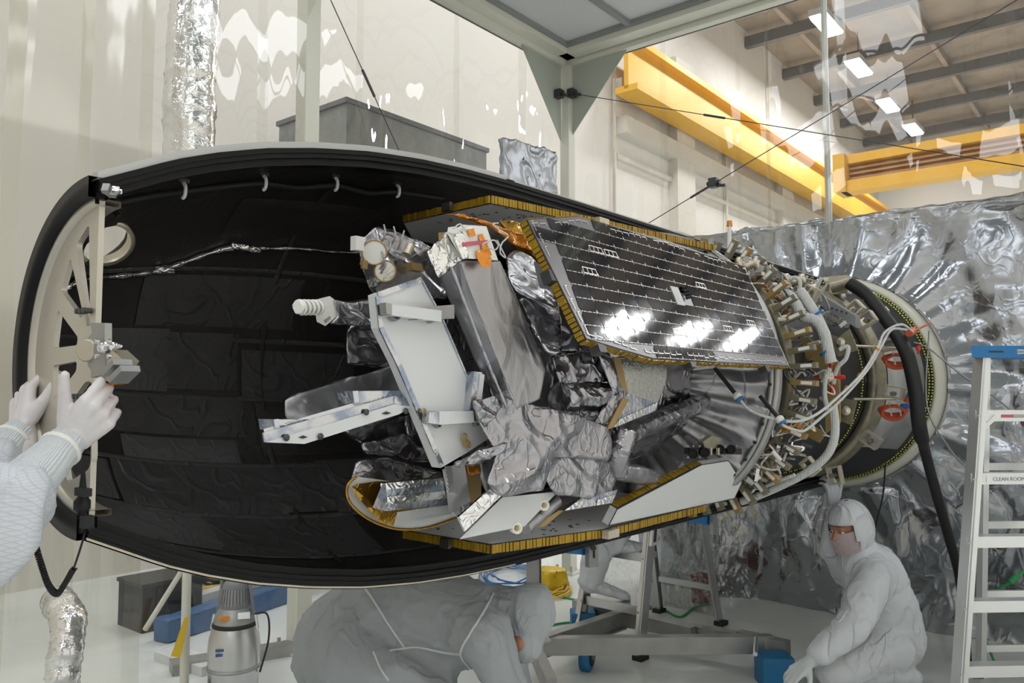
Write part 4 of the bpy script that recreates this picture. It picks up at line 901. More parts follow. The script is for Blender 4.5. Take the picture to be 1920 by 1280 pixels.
for x, y, dx, dy in ((1558, 684, 0, -1), (1574, 707, 1, 0), (1560, 728, 0, 1), (1537, 705, -1, 0), (1690, 652, 0, -1), (1722, 656, 0, -1)):
    c = S(x, y, 1.56 if x < 1600 else 2.3); v = M*.6*dx-ZV*dy; v.normalize(); c_ = MB(); rod(c_, c, c+v*.022, .011, .009, 10); rod(c_, c-v*.02, c, .006, n=8); c_.build('red_cap', 'red', rk)
for pts in ([(1556, 626), (1572, 632), (1592, 616), (1608, 656), (1572, 668), (1556, 650)], [(1572, 744), (1606, 752), (1596, 797), (1570, 786)]): 
    o = plt('mount_plate', pts, 1.85, .01, 'olive_alu')
    cx, cy = cpx(pts); b = MB(); lathe(b, S(cx, cy, 1.84), -U, [(0, .022), (.012, .020), (.012, .012), (.03, .010)], 16); b.build('port_fitting', 'gold_alu', o)
def cbracket(x, y, s, tw, nm='box_bracket', sc=1.):                      # small open machined box
    c = S(x, y, s); t = R(tw); e1 = M*math.cos(t)+ZV*math.sin(t); e2 = -M*math.sin(t)+ZV*math.cos(t); b = MB()
    box(b, c, e1*.045*sc, e2*.005*sc, U*.03*sc); 
    for k in (-1, 1): box(b, c+e2*.028*sc+e1*.042*k*sc, e1*.004*sc, e2*.028*sc, U*.03*sc)
    box(b, c+e2*.055*sc, e1*.045*sc, e2*.003*sc, U*.03*sc); o = b.build(nm, 'gold_alu', rk); rod(MB(), c+e2*.02*sc-U*.03*sc, c+e2*.02*sc+U*.02*sc, .012*sc, n=10).build('insert', 'olive_alu', o)
for a_ in ((1608, 588, 2.2, 40), (1630, 608, 2.3, 32), (1672, 655, 2.45, 10), (1674, 745, 2.45, -12), (1628, 832, 2.4, -35), (1556, 892, 2.2, -80), (1455, 545, 1.5, 60), (1528, 560, 1.7, 60)): cbracket(*a_)
for a_ in ((1528, 540, 1.9, 70, 'tall_bracket', .8), (1512, 880, 1.5, -50, 'tall_bracket', .8), (1440, 862, 1.3, -60, 'tall_bracket', .9)): cbracket(*a_)
# clamp blocks, spools and fittings at the top
b = MB(); box(b, S(1575, 535, 2.6), M*.05, ZV*.05, U*.04); tb = b.build('hose_mount', 'gold_alu', rk); rod(MB(), S(1560, 540, 2.5), S(1600, 528, 2.5), .030, .026, 16).build('hose_end', 'olive_alu', tb)
for x, y, s in ((1490, 526, 1.7), (1512, 545, 1.8), (1402, 497, 1.25), (1420, 515, 1.3)):
    b = MB(); lathe(b, S(x, y, s), M*.7+U*.5, [(-.05, .022), (-.045, .034), (-.03, .034), (-.028, .02), (.02, .02), (.022, .032), (.04, .032)], 18); b.build('spool_fitting', 'gold_alu', rk)
plt('top_plate', [(1382, 482), (1402, 480), (1432, 500), (1428, 515), (1400, 520)], 1.25, .01, 'alu'); plt('top_plate', [(1404, 486), (1470, 512), (1476, 522), (1440, 526), (1428, 508)], 1.5, .01, 'alu_dull')
b = MB(); box(b, S(1575, 583, 2.05), (M*.7-ZV*.5).normalized()*.10, ZV*.028, U*.04); cbx = b.build('control_box', 'grey_plastic', rk)
for k in range(4): rod(MB(), S(1560+k*9, 578+k*3, 1.99), S(1560+k*9, 578+k*3, 1.98), .006, n=8).build('socket', 'edge_black', cbx)
for k in range(6): box(MB(), S(1553+k*7, 592+k*3.5, 2.0), M*.010, ZV*.012, U*.012).build('plug', 'alu_dull', cbx)
# white braided harness
hs = [([(1425, 545), (1448, 548), (1475, 552), (1492, 570), (1505, 592), (1530, 602), (1545, 625), (1552, 655), (1558, 680)], 1.50, .024),
      ([(1500, 545), (1512, 562), (1526, 584), (1535, 600), (1548, 628)], 1.55, .022), ([(1478, 525), (1492, 520), (1500, 530), (1496, 548), (1486, 552)], 1.6, .009),
      ([(1562, 760), (1566, 800), (1562, 830), (1548, 856), (1515, 884), (1470, 908), (1420, 930), (1390, 940)], 1.40, .017), ([(1556, 690), (1548, 708), (1546, 740), (1552, 770)], 1.5, .010),
      ([(1470, 575), (1500, 590), (1520, 600)], 1.52, .010), ([(1392, 902), (1420, 915), (1450, 905), (1490, 890)], 1.32, .008), ([(1574, 655), (1590, 650), (1586, 672), (1570, 690), (1562, 720)], 1.6, .009)]
for pts, s, r in hs:
    o = tube(MB(), [S(x, y, s) for x, y in pts], r, 10, 7).build('white_harness', 'white_cable', rk)
for x, y, s in ((1505, 592, 1.50), (1534, 588, 1.55), (1548, 660, 1.5)):
    c = S(x, y, s); d_ = (M*.5+ZV*-.8+U*.1).normalized(); rod(MB(), c-d_*.005, c+d_*.005, .027, n=14).build('blue_tie', 'blue_tie', rk)
random.seed(31)                                     # small hardware between the brackets: each plug and wire its own piece
def rnd_on(n, box_, srng, kinds):
    for k in range(n):
        x = random.uniform(box_[0], box_[2]); y = random.uniform(box_[1], box_[3]); s = random.uniform(*srng); c = S(x, y, s)
        sa = SA(c); r0 = math.hypot(sa[1], sa[2])
        if r0 > .62 or r0 < .5: continue
        t = math.atan2(sa[2], sa[1]); er = M*math.cos(t)+ZV*math.sin(t); d = (er+Vector((random.uniform(-.8, .8), random.uniform(-.8, .8), random.uniform(-.8, .8)))).normalized(); m_ = random.choice(kinds)
        if k % 4 == 0: e1, e2 = frame_of(d); box(MB(), c, d*random.uniform(.012, .028), e1*.010, e2*.007).build('connector', m_, rk)
        elif k % 4 == 1: rod(MB(), c, c+d*random.uniform(.02, .05), random.uniform(.006, .012), n=10).build('plug', m_, rk)
        else:
            q = [c+Vector((random.uniform(-.06, .06), random.uniform(-.06, .06), random.uniform(-.06, .06)))*(0 if i == 0 else 1) for i in range(4)]; tube(MB(), q, random.uniform(.002, .006), 6, 5).build('wire', m_, rk)
kd = ['alu_dull', 'white_cable', 'white_plastic', 'olive_alu', 'gold_alu', 'dark_metal', 'foil_bright', 'white_cable', 'chrome']
rnd_on(90, (1395, 490, 1480, 620), (1.2, 1.6), kd+['kapton']); rnd_on(60, (1480, 520, 1620, 640), (1.5, 2.4), kd)
rnd_on(110, (1385, 780, 1500, 930), (1.15, 1.45), kd+['kapton']); rnd_on(60, (1490, 640, 1560, 860), (1.2, 1.6), kd)
# upper rail with long struts
for p, q, s in (((1406, 790), (1438, 760), 1.14), ((1345, 765), (1400, 790), 1.05), ((1380, 740), (1415, 770), 1.1)):
    rod(MB(), S(*p, s), S(*q, s), .018, n=12).build('actuator', 'olive_alu', rk)
for y0, y1 in ((648, 652), (748, 748)): rod(MB(), S(1600, y0, 2.0), S(1680, y1, 2.42), .006, n=8).build('tie_rod', 'gold_alu', rk)
# coiled orange leads and their holders
def leads(x, y, n, s, label):
    t_ = thing('coiled_lead', label, 'cable', S(x, y, s), 'orange coiled leads on the barrel')
    for k in range(n): tube(MB(), [S(x+math.cos(i*.52)*(27-k*2), y+math.sin(i*.52)*(8+k*1.5)+k*2, s-.01*k) for i in range(13)], .0075, 8, 4).build('coil', 'orange_rope', t_)
    for dx in (-8, 10): b = MB(); beam(b, S(x+dx, y-14, s-.03), S(x+dx+5, y+12, s-.03), .010, .006); b.build('holder', 'cream', t_)
    rod(MB(), S(x+16, y-6, s-.02), S(x+30, y-8, s-.02), .014, n=10).build('blue_plug', 'blue_tie', t_)
leads(1682, 672, 4, 2.48, 'orange coiled lead under the upper bracket of the barrel'); leads(1675, 768, 4, 2.48, 'orange coiled lead under the lower bracket of the barrel')
for y, m_ in ((730, 'orange_rope'), (738, 'blue_tie'), (745, 'orange_rope')): rod(MB(), S(1712-(y-730)*.5, y, 2.5), S(1708-(y-730)*.5, y+9, 2.5), .018, n=10).build('inline_plug', m_, rk)
# stencil on the barrel
def text(tx, size, m, parent, origin, xdir, ydir, name='lettering', th=.0006):
    cu = bpy.data.curves.new('t', 'FONT'); cu.body = tx; cu.size = size; cu.extrude = th; cu.align_x = 'CENTER'; cu.align_y = 'CENTER'; o = bpy.data.objects.new('t', cu); COL.objects.link(o)
    dg = bpy.context.evaluated_depsgraph_get(); me = bpy.data.meshes.new_from_object(o.evaluated_get(dg)); bpy.data.objects.remove(o)
    x = Vector(xdir).normalized(); z = x.cross(Vector(ydir)).normalized(); y = z.cross(x); b = MB(); b.add([Vector(origin)+x*v.co.x+y*v.co.y+z*v.co.z for v in me.vertices], [tuple(p.vertices) for p in me.polygons]); bpy.data.meshes.remove(me)
    return b.build(name, m, parent)
def barrel_at(px, py, r): 
    best = None
    for i in range(400):
        q = D(px, py, 3+i*.008); s_, a_, z_ = SA(q)
        if math.hypot(a_, z_) < r: return q
    return q
c = barrel_at(1625, 713, .522); s_, a_, z_ = SA(c); er = (M*a_+ZV*z_).normalized(); text('FTS1', .045, 'alu_dull', rk, c+er*.003, U, U.cross(-er) if U.cross(-er).z > 0 else U.cross(er), 'stencil')
# black supply hose from the stage down to the floor
ho = thing('supply_hose', 'thick black hose hanging from the rocket barrel down behind the ladder', 'hose', D(1800, 1130, 4.6))
hp = [S(1592, 530, 2.45), S(1625, 553, 2.45), S(1655, 590, 2.4), S(1680, 625, 2.35), S(1702, 668, 2.3), S(1716, 730, 2.3), S(1724, 800, 2.35), D(1738, 860, 4.15), D(1760, 940, 4.25), D(1783, 1020, 4.4), D(1798, 1075, 4.5), D(1806, 1130, 4.6), D(1810, 1180, 4.55), H(1812, 1236, FZ+.03)]
tube(MB(), hp, .022, 12, 8, rf=lambda t: .034 if t < .5 else .026).build('hose', 'black_matte', ho)
for i, (x, y) in enumerate(((1628, 556), (1650, 582))): c = S(x, y, 2.45); rod(MB(), c, c+(M*.6-ZV*.8)*.03, .036, n=14).build('yellow_band', 'yellow_dot', ho)
# white looping cables
lc = thing('white_cable_pair', 'pair of white cables swooping from the barrel to the foil skirt', 'cable', S(1560, 740, 1.3))
tube(MB(), [S(1712, 622, 2.25), S(1690, 608, 2.1), S(1660, 622, 1.95), S(1644, 655, 1.8), S(1616, 700, 1.6), S(1570, 745, 1.3), S(1530, 777, 1.1), S(1490, 790, .98), S(1440, 782, .9), S(1405, 768, .86), S(1388, 750, .84)], .0055, 8, 8).build('cable', 'white_cable', lc)
tube(MB(), [S(1700, 618, 2.25), S(1672, 618, 2.1), S(1652, 650, 1.9), S(1625, 695, 1.65), S(1578, 748, 1.35), S(1540, 782, 1.15), S(1510, 806, 1.05), S(1492, 806, 1.0), S(1470, 798, .94), S(1462, 790, .92)], .0055, 8, 8).build('cable', 'white_cable', lc)
for x0, y0, x1, y1, s in ((1340, 690, 1382, 742, .82), (1425, 742, 1462, 786, .92)):
    rod(MB(), S(x0, y0, s), S(x1, y1, s), .0075, n=10).build('black_lead', 'black_matte', lc); v = (S(x1, y1, s)-S(x0, y0, s)).normalized(); c = S(x1, y1, s); b = MB(); lathe(b, c-v*.012, v, [(0, .010), (.006, .016), (.018, .016), (.024, .010)], 14); k = b.build('connector', 'white_plastic', lc); rod(MB(), c+v*.013, c+v*.018, .0165, n=14).build('blue_ring', 'blue_tie', k)
for x, y, s in ((1646, 652, 1.8), (1614, 700, 1.6), (1590, 724, 1.45), (1500, 795, 1.05)): rod(MB(), S(x, y, s), S(x-4, y+6, s), .0095, n=8).build('amber_band', 'kapton', lc)
ot = thing('orange_tether', 'thin red-orange cord pulled from the barrel to the silver film', 'cord', S(1715, 622, 2.3)); tube(MB(), [S(1704, 624, 2.3), S(1718, 618, 2.6), S(1744, 606, 3.4)], .006, 8, 6).build('cord', 'orange_rope', ot); rod(MB(), S(1704, 624, 2.3), S(1712, 620, 2.35), .02, n=10).build('knot', 'orange_rope', ot)
# drooping thin cables on the film wall
for pts, lb in (([(1705, 640), (1740, 652), (1800, 700), (1862, 742), (1920, 790)], 'thin grey cable crossing the silver film towards the top of the ladder'), ([(1742, 620), (1738, 760), (1780, 840), (1812, 876)], 'thin grey cable drooping beside the ring to the ladder rail'), ([(1660, 870), (1655, 930), (1640, 990)], 'thin black cord hanging above the kneeling worker')):
    o = tube(MB(), [S(x, y, 3.3) for x, y in pts], .005, 8, 8).build('thin_cable', 'alu_dull' if 'grey' in lb else 'black_matte'); tag(o, lb, 'cable')
# ================================================================= ladders, cart, floor things
def rail(par, p, q, w, d, wd, m, nm='rail'):
    b = MB(); ax = (q-p).normalized(); x = (wd-ax*wd.dot(ax)).normalized(); y = ax.cross(x)
    box(b, (p+q)/2, (q-p)/2, x*w*.15, y*d/2)
    for k in (-1, 1): box(b, (p+q)/2+y*d*.42*k+x*w*.3, (q-p)/2, x*w*.35, y*d*.08)
    return b.build(nm, m, par)
def ladder(nm, lab, FL, FR, RL, RR, top, hw, zs, m, mtop, rear=(.35, .8, 1.2), group=None):
    wd = (FR-FL).normalized(); fd = ((FL+FR)/2-(RL+RR)/2); fd.z = 0; fd.normalize(); t = thing(nm, lab, 'ladder', (FL+FR+RL+RR)/4, group)
    TL, TR = top-wd*hw, top+wd*hw; F = [FL, FR]; T = [TL+fd*.05, TR+fd*.05]; RB = [RL, RR]; TB = [TL-fd*.06, TR-fd*.06]
    for k in (0, 1):
        sg = 1 if k == 0 else -1; rail(t, F[k], T[k], .045, .075, wd*sg, m); rail(t, RB[k], TB[k], .035, .05, wd*sg, m, 'rear_rail')
        for q in (F[k], RB[k]): box(MB(), q+ZV*.012, wd*.03, fd*.04, ZV*.014).build('foot', 'rubber', t)
    z0, z1 = FL.z, top.z
    for z in zs:
        k = (z0+z-z0)/(z1-z0) if False else z/(z1-z0); a, b_ = FL.lerp(T[0], k), FR.lerp(T[1], k); b = MB(); c = (a+b_)/2-fd*.03; h = (b_-a).length/2
        box(b, c, wd*h, fd*.045, ZV*.006); box(b, c+fd*.042-ZV*.022, wd*h, fd*.004, ZV*.024); box(b, c-fd*.042-ZV*.012, wd*h, fd*.004, ZV*.014); s_ = b.build('step', m, t)
        for q, sg in ((a, 1), (b_, -1)): disk(MB(), q+fd*.045-ZV*.02+wd*.02*sg, fd, .006, .004, 8).build('rivet', 'alu', s_)
    for z in rear:
        k = z/(z1-z0); a, b_ = RL.lerp(TB[0], k), RR.lerp(TB[1], k); b = MB(); beam(b, a, b_, .02, .035); b.build('rear_bar', m, t)
    b = MB(); box(b, top+ZV*.0, wd*(hw+.03), fd*.12, ZV*.028); tc = b.build('top_cap', mtop, t)
    return t, wd, fd, T
FL = H(1790, 1340, FZ); RL = H(1836, 1268, FZ); X = Vector((1, 0, 0)); wv = (X*.985+Vector((0, 1, 0))*.05).normalized()
topL = D(1838, 661, 3.80)
lt_, wd, fd, TT = ladder('stepladder', 'tall pale aluminium stepladder with a blue top at the right edge', FL, FL+wv*.66, RL, RL+wv*.60, topL+wv*.22, .215, (.22, .52, .82, 1.115, 1.41), 'alu_white', 'blue_plastic', (.16, .46, .83, 1.13, 1.38))
c = topL+wv*.22+fd*.122
b = MB(); rod(b, c+wv*(-.02), c+wv*(-.02)+fd*.001, .045, n=28); 
for i, v in enumerate(b.v): b.v[i] = Vector((v.x, v.y, c.z+(v.z-c.z)*.24))
b.build('oval_badge', 'white_plastic', lt_)
b = MB(); rod(b, c+wv*(-.02)+fd*.001, c+wv*(-.02)+fd*.0016, .038, n=28)
for i, v in enumerate(b.v): b.v[i] = Vector((v.x, v.y, c.z+(v.z-c.z)*.17))
b.build('badge_field', 'alu_dull', lt_)
box(MB(), c-wv*.125+fd*.0005, wv*.035, ZV*.0035, fd*.001).build('slot', 'edge_black', lt_)
def step_pt(z): k = z/(topL.z-FL.z); return FL.lerp(TT[0], k)
p = step_pt(1.41)+fd*.018-ZV*.022; b = MB(); box(b, p+wv*.155, wv*.028, ZV*.007, fd*.001); wl = b.build('warning_label', 'pink', lt_); 
box(MB(), p+wv*.225, wv*.040, ZV*.008, fd*.0008).build('label_text_field', 'alu_dull', lt_)
p = step_pt(1.115)+fd*.018-ZV*.022; box(MB(), p+wv*.205, wv*.13, ZV*.013, fd*.0008).build('name_plate', 'alu_white', lt_)
text('CLEAN ROOM', .0245, 'grey_plastic', lt_, p+wv*.185+fd*.0018, wv, ZV, 'lettering')
for p0_, p1_, m_ in (((1868, 780), (1833, 812), 'alu_white'), ((1870, 786), (1843, 824), 'cuff')):
    b = MB(); dpt_ = 3.74 if m_ == 'alu_white' else 3.95; beam(b, D(*p0_, dpt_), D(*p1_, dpt_), .008, .02); b.build('spreader', 'alu_white' if m_ == 'alu_white' else 'green_grey', lt_)
# middle stepladder (its upper part is hidden by the fairing)
FR2, RR2, RL2 = H(1201, 1236, FZ), H(1352, 1171, FZ), H(1236, 1147, FZ); FL2 = FR2+(RL2-RR2)
pt = A(1243, 900, 0); lt2, wd2, fd2, TT2 = ladder('stepladder', 'grey stepladder under the fairing with booted feet on its steps', FL2, FR2, RL2, RR2, (FL2+FR2)*.42+(RL2+RR2)*.08+ZV*.72, .16, (.28, .56), 'alu', 'blue_plastic', (.25,)) if False else (None,)*4
mid = (FL2+FR2)/2*.5+(RL2+RR2)/2*.5; mid.z = 1.75
lt2, wd2, fd2, TT2 = ladder('stepladder', 'grey aluminium stepladder under the fairing with booted feet on its steps', FL2, FR2, RL2, RR2, mid, .17, (.27, .56, .86, 1.16, 1.45), 'alu', 'blue_plastic', (.24, .8, 1.3))
q = D(1231, 1014, 4.45); bb = MB(); ax = (TT2[1]-FR2).normalized(); box(bb, FR2.lerp(TT2[1], .40)+wd2*.004+fd2*.0, ax*.09, fd2*.03, wd2*.022); bb.build('sign', 'alu_white', lt2)
box(MB(), FR2.lerp(TT2[1], .40)+wd2*.0275, ax*.07, fd2*.012, wd2*.001).build('sign_mark', 'dark_metal', lt2)
# support fixtures with blue gussets and grey slotted uprights
for (g, u_, lab) in (([(1018, 1030), (1104, 1010), (1104, 1041), (1060, 1037)], [(1104, 1000), (1122, 998), (1122, 1062), (1105, 1064)], 'blue gusset with a grey slotted upright under the lower deck'),
                     ([(1268, 974), (1337, 962), (1337, 985), (1300, 980)], [(1337, 950), (1346, 948), (1344, 1002), (1337, 1002)], 'blue gusset with a thin grey upright farther right under the fairing')):
    t = thing('support_gusset', lab, 'bracket', A(g[0][0], g[0][1], -.12)); b = MB(); prism(b, pp(g, -.12), -M*.03); b.build('gusset', 'blue_plastic', t); b = MB(); prism(b, pp(u_, -.09), -M*.02); uo = b.build('upright', 'alu_dull', t)
    if u_[0][0] < 1200: box(MB(), A(1114, 1027, -.088), U*.004, ZV*.040, M*.002).build('slot', 'edge_black', uo); rod(MB(), A(1114, 1027, -.088), A(1114, 1027, -.075), .010, n=8).build('bolt', 'dark_metal', uo)
# cart frame
ct = thing('cart_frame', 'low grey aluminium cart frame on the white floor with blue padded corners', 'cart', H(1200, 1200, FZ+.14)); ZB = FZ+.15
def cbm(p, q, w=.06, h=.105, z=ZB, nm='beam'):
    b = MB(); P, Q = H(*p, z), H(*q, z); d = (Q-P).normalized(); x = d.cross(ZV)
    box(b, (P+Q)/2, (Q-P)/2, x*.006, ZV*h/2)
    for k in (-1, 1): box(b, (P+Q)/2+ZV*h*.47*k, (Q-P)/2, x*w/2, ZV*h*.045)
    return b.build(nm, 'alu_dull', ct)
def cbx_(p, q, w, h, z=ZB): b = MB(); beam(b, H(*p, z), H(*q, z), w, h); return b.build('beam', 'alu_dull', ct)
cbx_((996, 1210), (1448, 1206), .06, .09); cbm((1015, 1212), (1168, 1160)); cbx_((1078, 1134), (1300, 1188), .055, .075); cbx_((1165, 1160), (1440, 1208), .06, .075, ZB-.01); cbx_((1385, 1195), (1478, 1216), .06, .08)
b = MB(); beam(b, H(1000, 1212, ZB), H(1034, 1290, ZB), .05, .09); b.build('beam', 'alu_dull', ct)
b = MB(); prism(b, [H(1034, 1205, ZB+.05), H(1016, 1180, ZB+.07), H(1006, 1210, ZB+.05)], ZV*.01); b.build('gusset', 'alu_dull', ct)
def cap(x, y, d, w, h, lab=None):
    c = D(x, y, d); b = MB(); box(b, c, X*w/2, Vector((0, w/2, 0)), ZV*h/2); vs, fs = b.v, b.f; return crumple((vs, fs), 'bumper_cap', 'blue_cap', ct, .05, .002, 6, seed=x, bev=.012)
cap(1452, 1258, 4.12, .165, .18); cap(1093, 1163, 4.85, .15, .12)
wc = MB(); p = H(1100, 1256, FZ); c = p+ZV*.075; ax = Vector((.9, -.35, 0)).normalized(); lathe(wc, c-ax*.03, ax, [(0, .05), (.006, .078), (.054, .078), (.06, .05)], 24); wo = wc.build('caster_wheel', 'blue_cap', ct); disk(MB(), c+ax*.031, ax, .05, .004, 20).build('hub', 'rubber', wo); disk(MB(), c+ax*.034, ax, .02, .006, 12).build('axle', 'alu_dull', wo)
box(MB(), c+ZV*.06, X*.03, Vector((0, .03, 0)), ZV*.03).build('caster_fork', 'alu_dull', ct)
rod(MB(), H(1418, 1196, ZB+.05), H(1416, 1226, ZB+.02), .012).build('hitch_pin', 'chrome', ct)
ps = thing('upright_post', 'grey square post rising from the floor beside the bent head', 'post', H(1000, 1168, FZ)); p = H(999, 1172, FZ); b = MB(); box(b, p+ZV*.45, X*.042, Vector((0, .03, 0)), ZV*.45); b.build('column', 'alu_dull', ps); box(MB(), p+ZV*.45+X*.048, X*.006, Vector((0, .035, 0)), ZV*.45).build('dark_edge', 'dark_metal', ps)
# canister vacuum
vp = H(437, 1306, FZ); R3 = (vp-EYE); vc = thing('canister_vacuum', 'steel canister vacuum cleaner with grey ribbed motor head', 'vacuum cleaner', vp)
lathe(MB(), vp+ZV*.02, ZV, [(0, .10), (.01, .118), (.13, .122), (.20, .126), (.27, .120), (.33, .104), (.345, .097)], 40).build('drum', 'alu', vc)
b = MB(); lathe(b, vp+ZV*.145, ZV, [(0, .123), (0, .129), (.012, .129), (.012, .123)], 40); b.build('hoop', 'alu_dull', vc); b = MB(); lathe(b, vp+ZV*.345, ZV, [(0, .103), (.004, .108), (.018, .106), (.022, .10)], 40); b.build('gasket', 'rubber', vc)
lathe(MB(), vp+ZV*.367, ZV, [(0, .100), (.03, .095), (.065, .075), (.07, .072)], 40).build('shoulder', 'alu_dull', vc)
mh = lathe(MB(), vp+ZV*.437, ZV, [(0, .072), (.01, .074), (.10, .060), (.115, .058), (.13, .045), (.134, .03)], 36).build('motor_head', 'grey_plastic', vc)
for k in range(30):
    t = k/30*6.283; e = Vector((math.cos(t), math.sin(t), 0)); b = MB(); beam(b, vp+ZV*.455+e*.073, vp+ZV*.53+e*.0635, .006, .006); b.build('rib', 'alu_dull', mh)
disk(MB(), vp+ZV*.567, ZV, .032, .006, 24).build('top_knob', 'alu_white', mh)
tube(MB(), [vp+ZV*.40+X*-.085, vp+ZV*.52+X*-.07, vp+ZV*.60+X*-.055, vp+ZV*.61+X*.04, vp+ZV*.57+X*.066, vp+ZV*.40+X*.092], .009, 8, 6).build('handle', 'grey_plastic', vc)
fv = -Vector((vp.x, vp.y, 0)).normalized(); sv = fv.cross(ZV)*-1
for dx, z, w, h, m_, r_ in ((-.048, .405, .024, .010, 'kapton', .088), (.042, .412, .028, .015, 'alu_white', .088)): box(MB(), vp+ZV*z+fv*(r_-.002)+sv*dx*-1*-1, sv*w, (ZV+fv*-.45).normalized()*h, fv*.004).build('sticker', m_, vc)
for k, (dx, w) in enumerate(((-.055, .03), (-.06, .024))): box(MB(), vp+ZV*(.262-.022*k)+fv*.107+sv*dx, sv*w, ZV*.006, fv*.006).build('worn_print', 'blue_foam', vc)
for sg in (-1, 1): rod(MB(), vp+ZV*.33+X*.112*sg, vp+ZV*.40+X*.10*sg, .010, n=8).build('clamp', 'chrome', vc)
tube(MB(), [vp+ZV*.40+X*.09, vp+ZV*.40+X*.16, vp+ZV*.28+X*.17, vp+ZV*.12+X*.13], .005, 8, 6).build('power_cord', 'rubber', vc)
rod(MB(), vp+ZV*.04+X*-.08+fv*.08, vp+ZV*.05+X*-.14+fv*.15, .030, n=16).build('hose_inlet', 'chrome', vc)
# things on the hall floor beyond the clear curtain
def floorbox(nm, lab, cat, p, q, w, h, m, z=0, group=None, crum=False):
    P, Q = H(*p, FZ+z), H(*q, FZ+z); b = MB(); beam(b, P+ZV*h/2, Q+ZV*h/2, w, h)
    o = crumple((b.v, b.f), nm, m, None, .07, .012, 8, seed=p[0]) if crum else b.build(nm, m)
    return tag(o, lab, cat, group)
floorbox('film_wrapped_beam', 'long blue film-wrapped beam lying on the hall floor behind the vacuum', 'beam', (300, 1205), (560, 1118), .14, .14, 'blue_foam', crum=True)
floorbox('white_curb', 'white-topped curb along the blue wrapped beam', 'curb', (335, 1168), (560, 1092), .10, .15, 'white', z=0)
floorbox('grey_channel', 'grey steel channel lying in front of the blue wrapped beam', 'channel', (320, 1262), (600, 1215), .12, .06, 'alu_dull'); floorbox('white_channel', 'white channel lying left of the vacuum cleaner', 'channel', (310, 1232), (400, 1262), .14, .05, 'white')
db_ = thing('dark_bin', 'black lidded bin standing beyond the clear curtain left of the vacuum', 'bin', H(315, 1178, FZ)); p = H(300, 1166, FZ); box(MB(), p+ZV*.14, U*.20, M*.16, ZV*.14).build('body', 'dark_box', db_); box(MB(), p+ZV*.29, U*.21, M*.17, ZV*.012).build('lid', 'dark_metal', db_)
for x in (-.1, .1): box(MB(), p+ZV*.14+U*x-M*-.162, U*.012, M*.004, ZV*.12).build('rib', 'dark_metal', db_)
pp_ = thing('pipe_stand', 'cream pipe stand with a diagonal brace below the fairing nose', 'stand', H(345, 1330, FZ)); q = D(345, 1290, 3.95); rod(MB(), Vector((q.x, q.y, 0)), Vector((q.x, q.y, .98)), .022, n=16).build('pipe', 'cream', pp_); rod(MB(), D(352, 1052, 3.98), D(272, 1180, 3.98), .013, n=10).build('brace', 'cream', pp_); rod(MB(), Vector((q.x, q.y, 0)), Vector((q.x, q.y, .03)), .06, n=18).build('foot', 'dark_metal', pp_)
b = MB(); pts = [D(354, 1156, 3.90), D(346, 1158, 3.89), D(320, 1230, 3.86), D(338, 1232, 3.88)]; prism(b, pts, Vector((0, .004, 0))); yt = tag(b.build('hazard_ribbon', 'yellow'), 'yellow ribbon tied to the cream pipe stand', 'ribbon')
random.seed(4)
def coil(nm, lab, x, y, rx, ry, n, m, r=.006, group=None):
    c = H(x, y, FZ); t = thing(nm, lab, 'cable', c, group)
    for k in range(n):
        ph = random.random()*6; e = random.uniform(.75, 1.1); cx = c+Vector((random.uniform(-.1, .1)*rx, random.uniform(-.1, .1)*ry, r+.006+k*r*.9))
        tube(MB(), [cx+Vector((math.cos(ph+i*.6)*rx*e, math.sin(ph+i*.6)*ry*e, .012*math.sin(i*2+k))) for i in range(11)], r, 6, 5).build('loop', m, t)
    return t
coil('cable_coil', 'heap of yellow cable on the hall floor above the vacuum cleaner', 405, 1098, .22, .30, 9, 'yellow'); coil('cable_coil', 'tangle of black cable on the hall floor beside the yellow heap', 455, 1084, .36, .34, 8, 'rubber')
coil('cable_coil', 'loop of yellow cable dropped just left of the vacuum cleaner', 380, 1128, .16, .26, 3, 'yellow'); coil('cable_coil', 'flat coil of yellow cable on the white floor right of the grey post', 1028, 1110, .16, .22, 8, 'yellow'); coil('cable_coil', 'bright green cable coil lying on the yellow one', 1022, 1098, .10, .14, 6, 'green'); coil('cable_coil', 'blue cable tangle left of the grey square post', 955, 1085, .22, .4, 8, 'blue_tie')
b = MB(); beam(b, H(1015, 1078, FZ+.1), H(1050, 1088, FZ+.1), .22, .16); yb = crumple((b.v, b.f), 'yellow_bag', 'yellow', None, .03, .030, 5, seed=4, bev=.05); tag(yb, 'slumped yellow bag on the floor behind the cable coils', 'bag')
for pts, lb in (([(1026, 1116), (1048, 1118), (1080, 1124)], 'green cable on the floor running behind the left blue corner cap'), ([(1030, 1172), (1052, 1168), (1072, 1166)], 'short green cable end reaching the left blue corner cap'), ([(1245, 1142), (1275, 1156), (1300, 1140), (1330, 1130)], 'green cable crossing the floor behind the middle stepladder')):
    o = tube(MB(), [H(x, y, FZ+.008) for x, y in pts], .007, 8, 8).build('floor_cable', 'green'); tag(o, lb, 'cable')
gc = thing('hanging_cable', 'green cable hanging behind the rungs of the tall stepladder', 'cable', D(1860, 1200, 4.3)); tube(MB(), [D(1920, 1070, 4.2), D(1896, 1090, 4.2), D(1850, 1118, 4.25), D(1832, 1150, 4.25), D(1850, 1205, 4.25), D(1880, 1275, 4.2)], .007, 8, 8).build('cable', 'green', gc)
rod(MB(), D(1894, 1092, 4.2), D(1908, 1078, 4.2), .016, n=10).build('connector', 'green', gc)
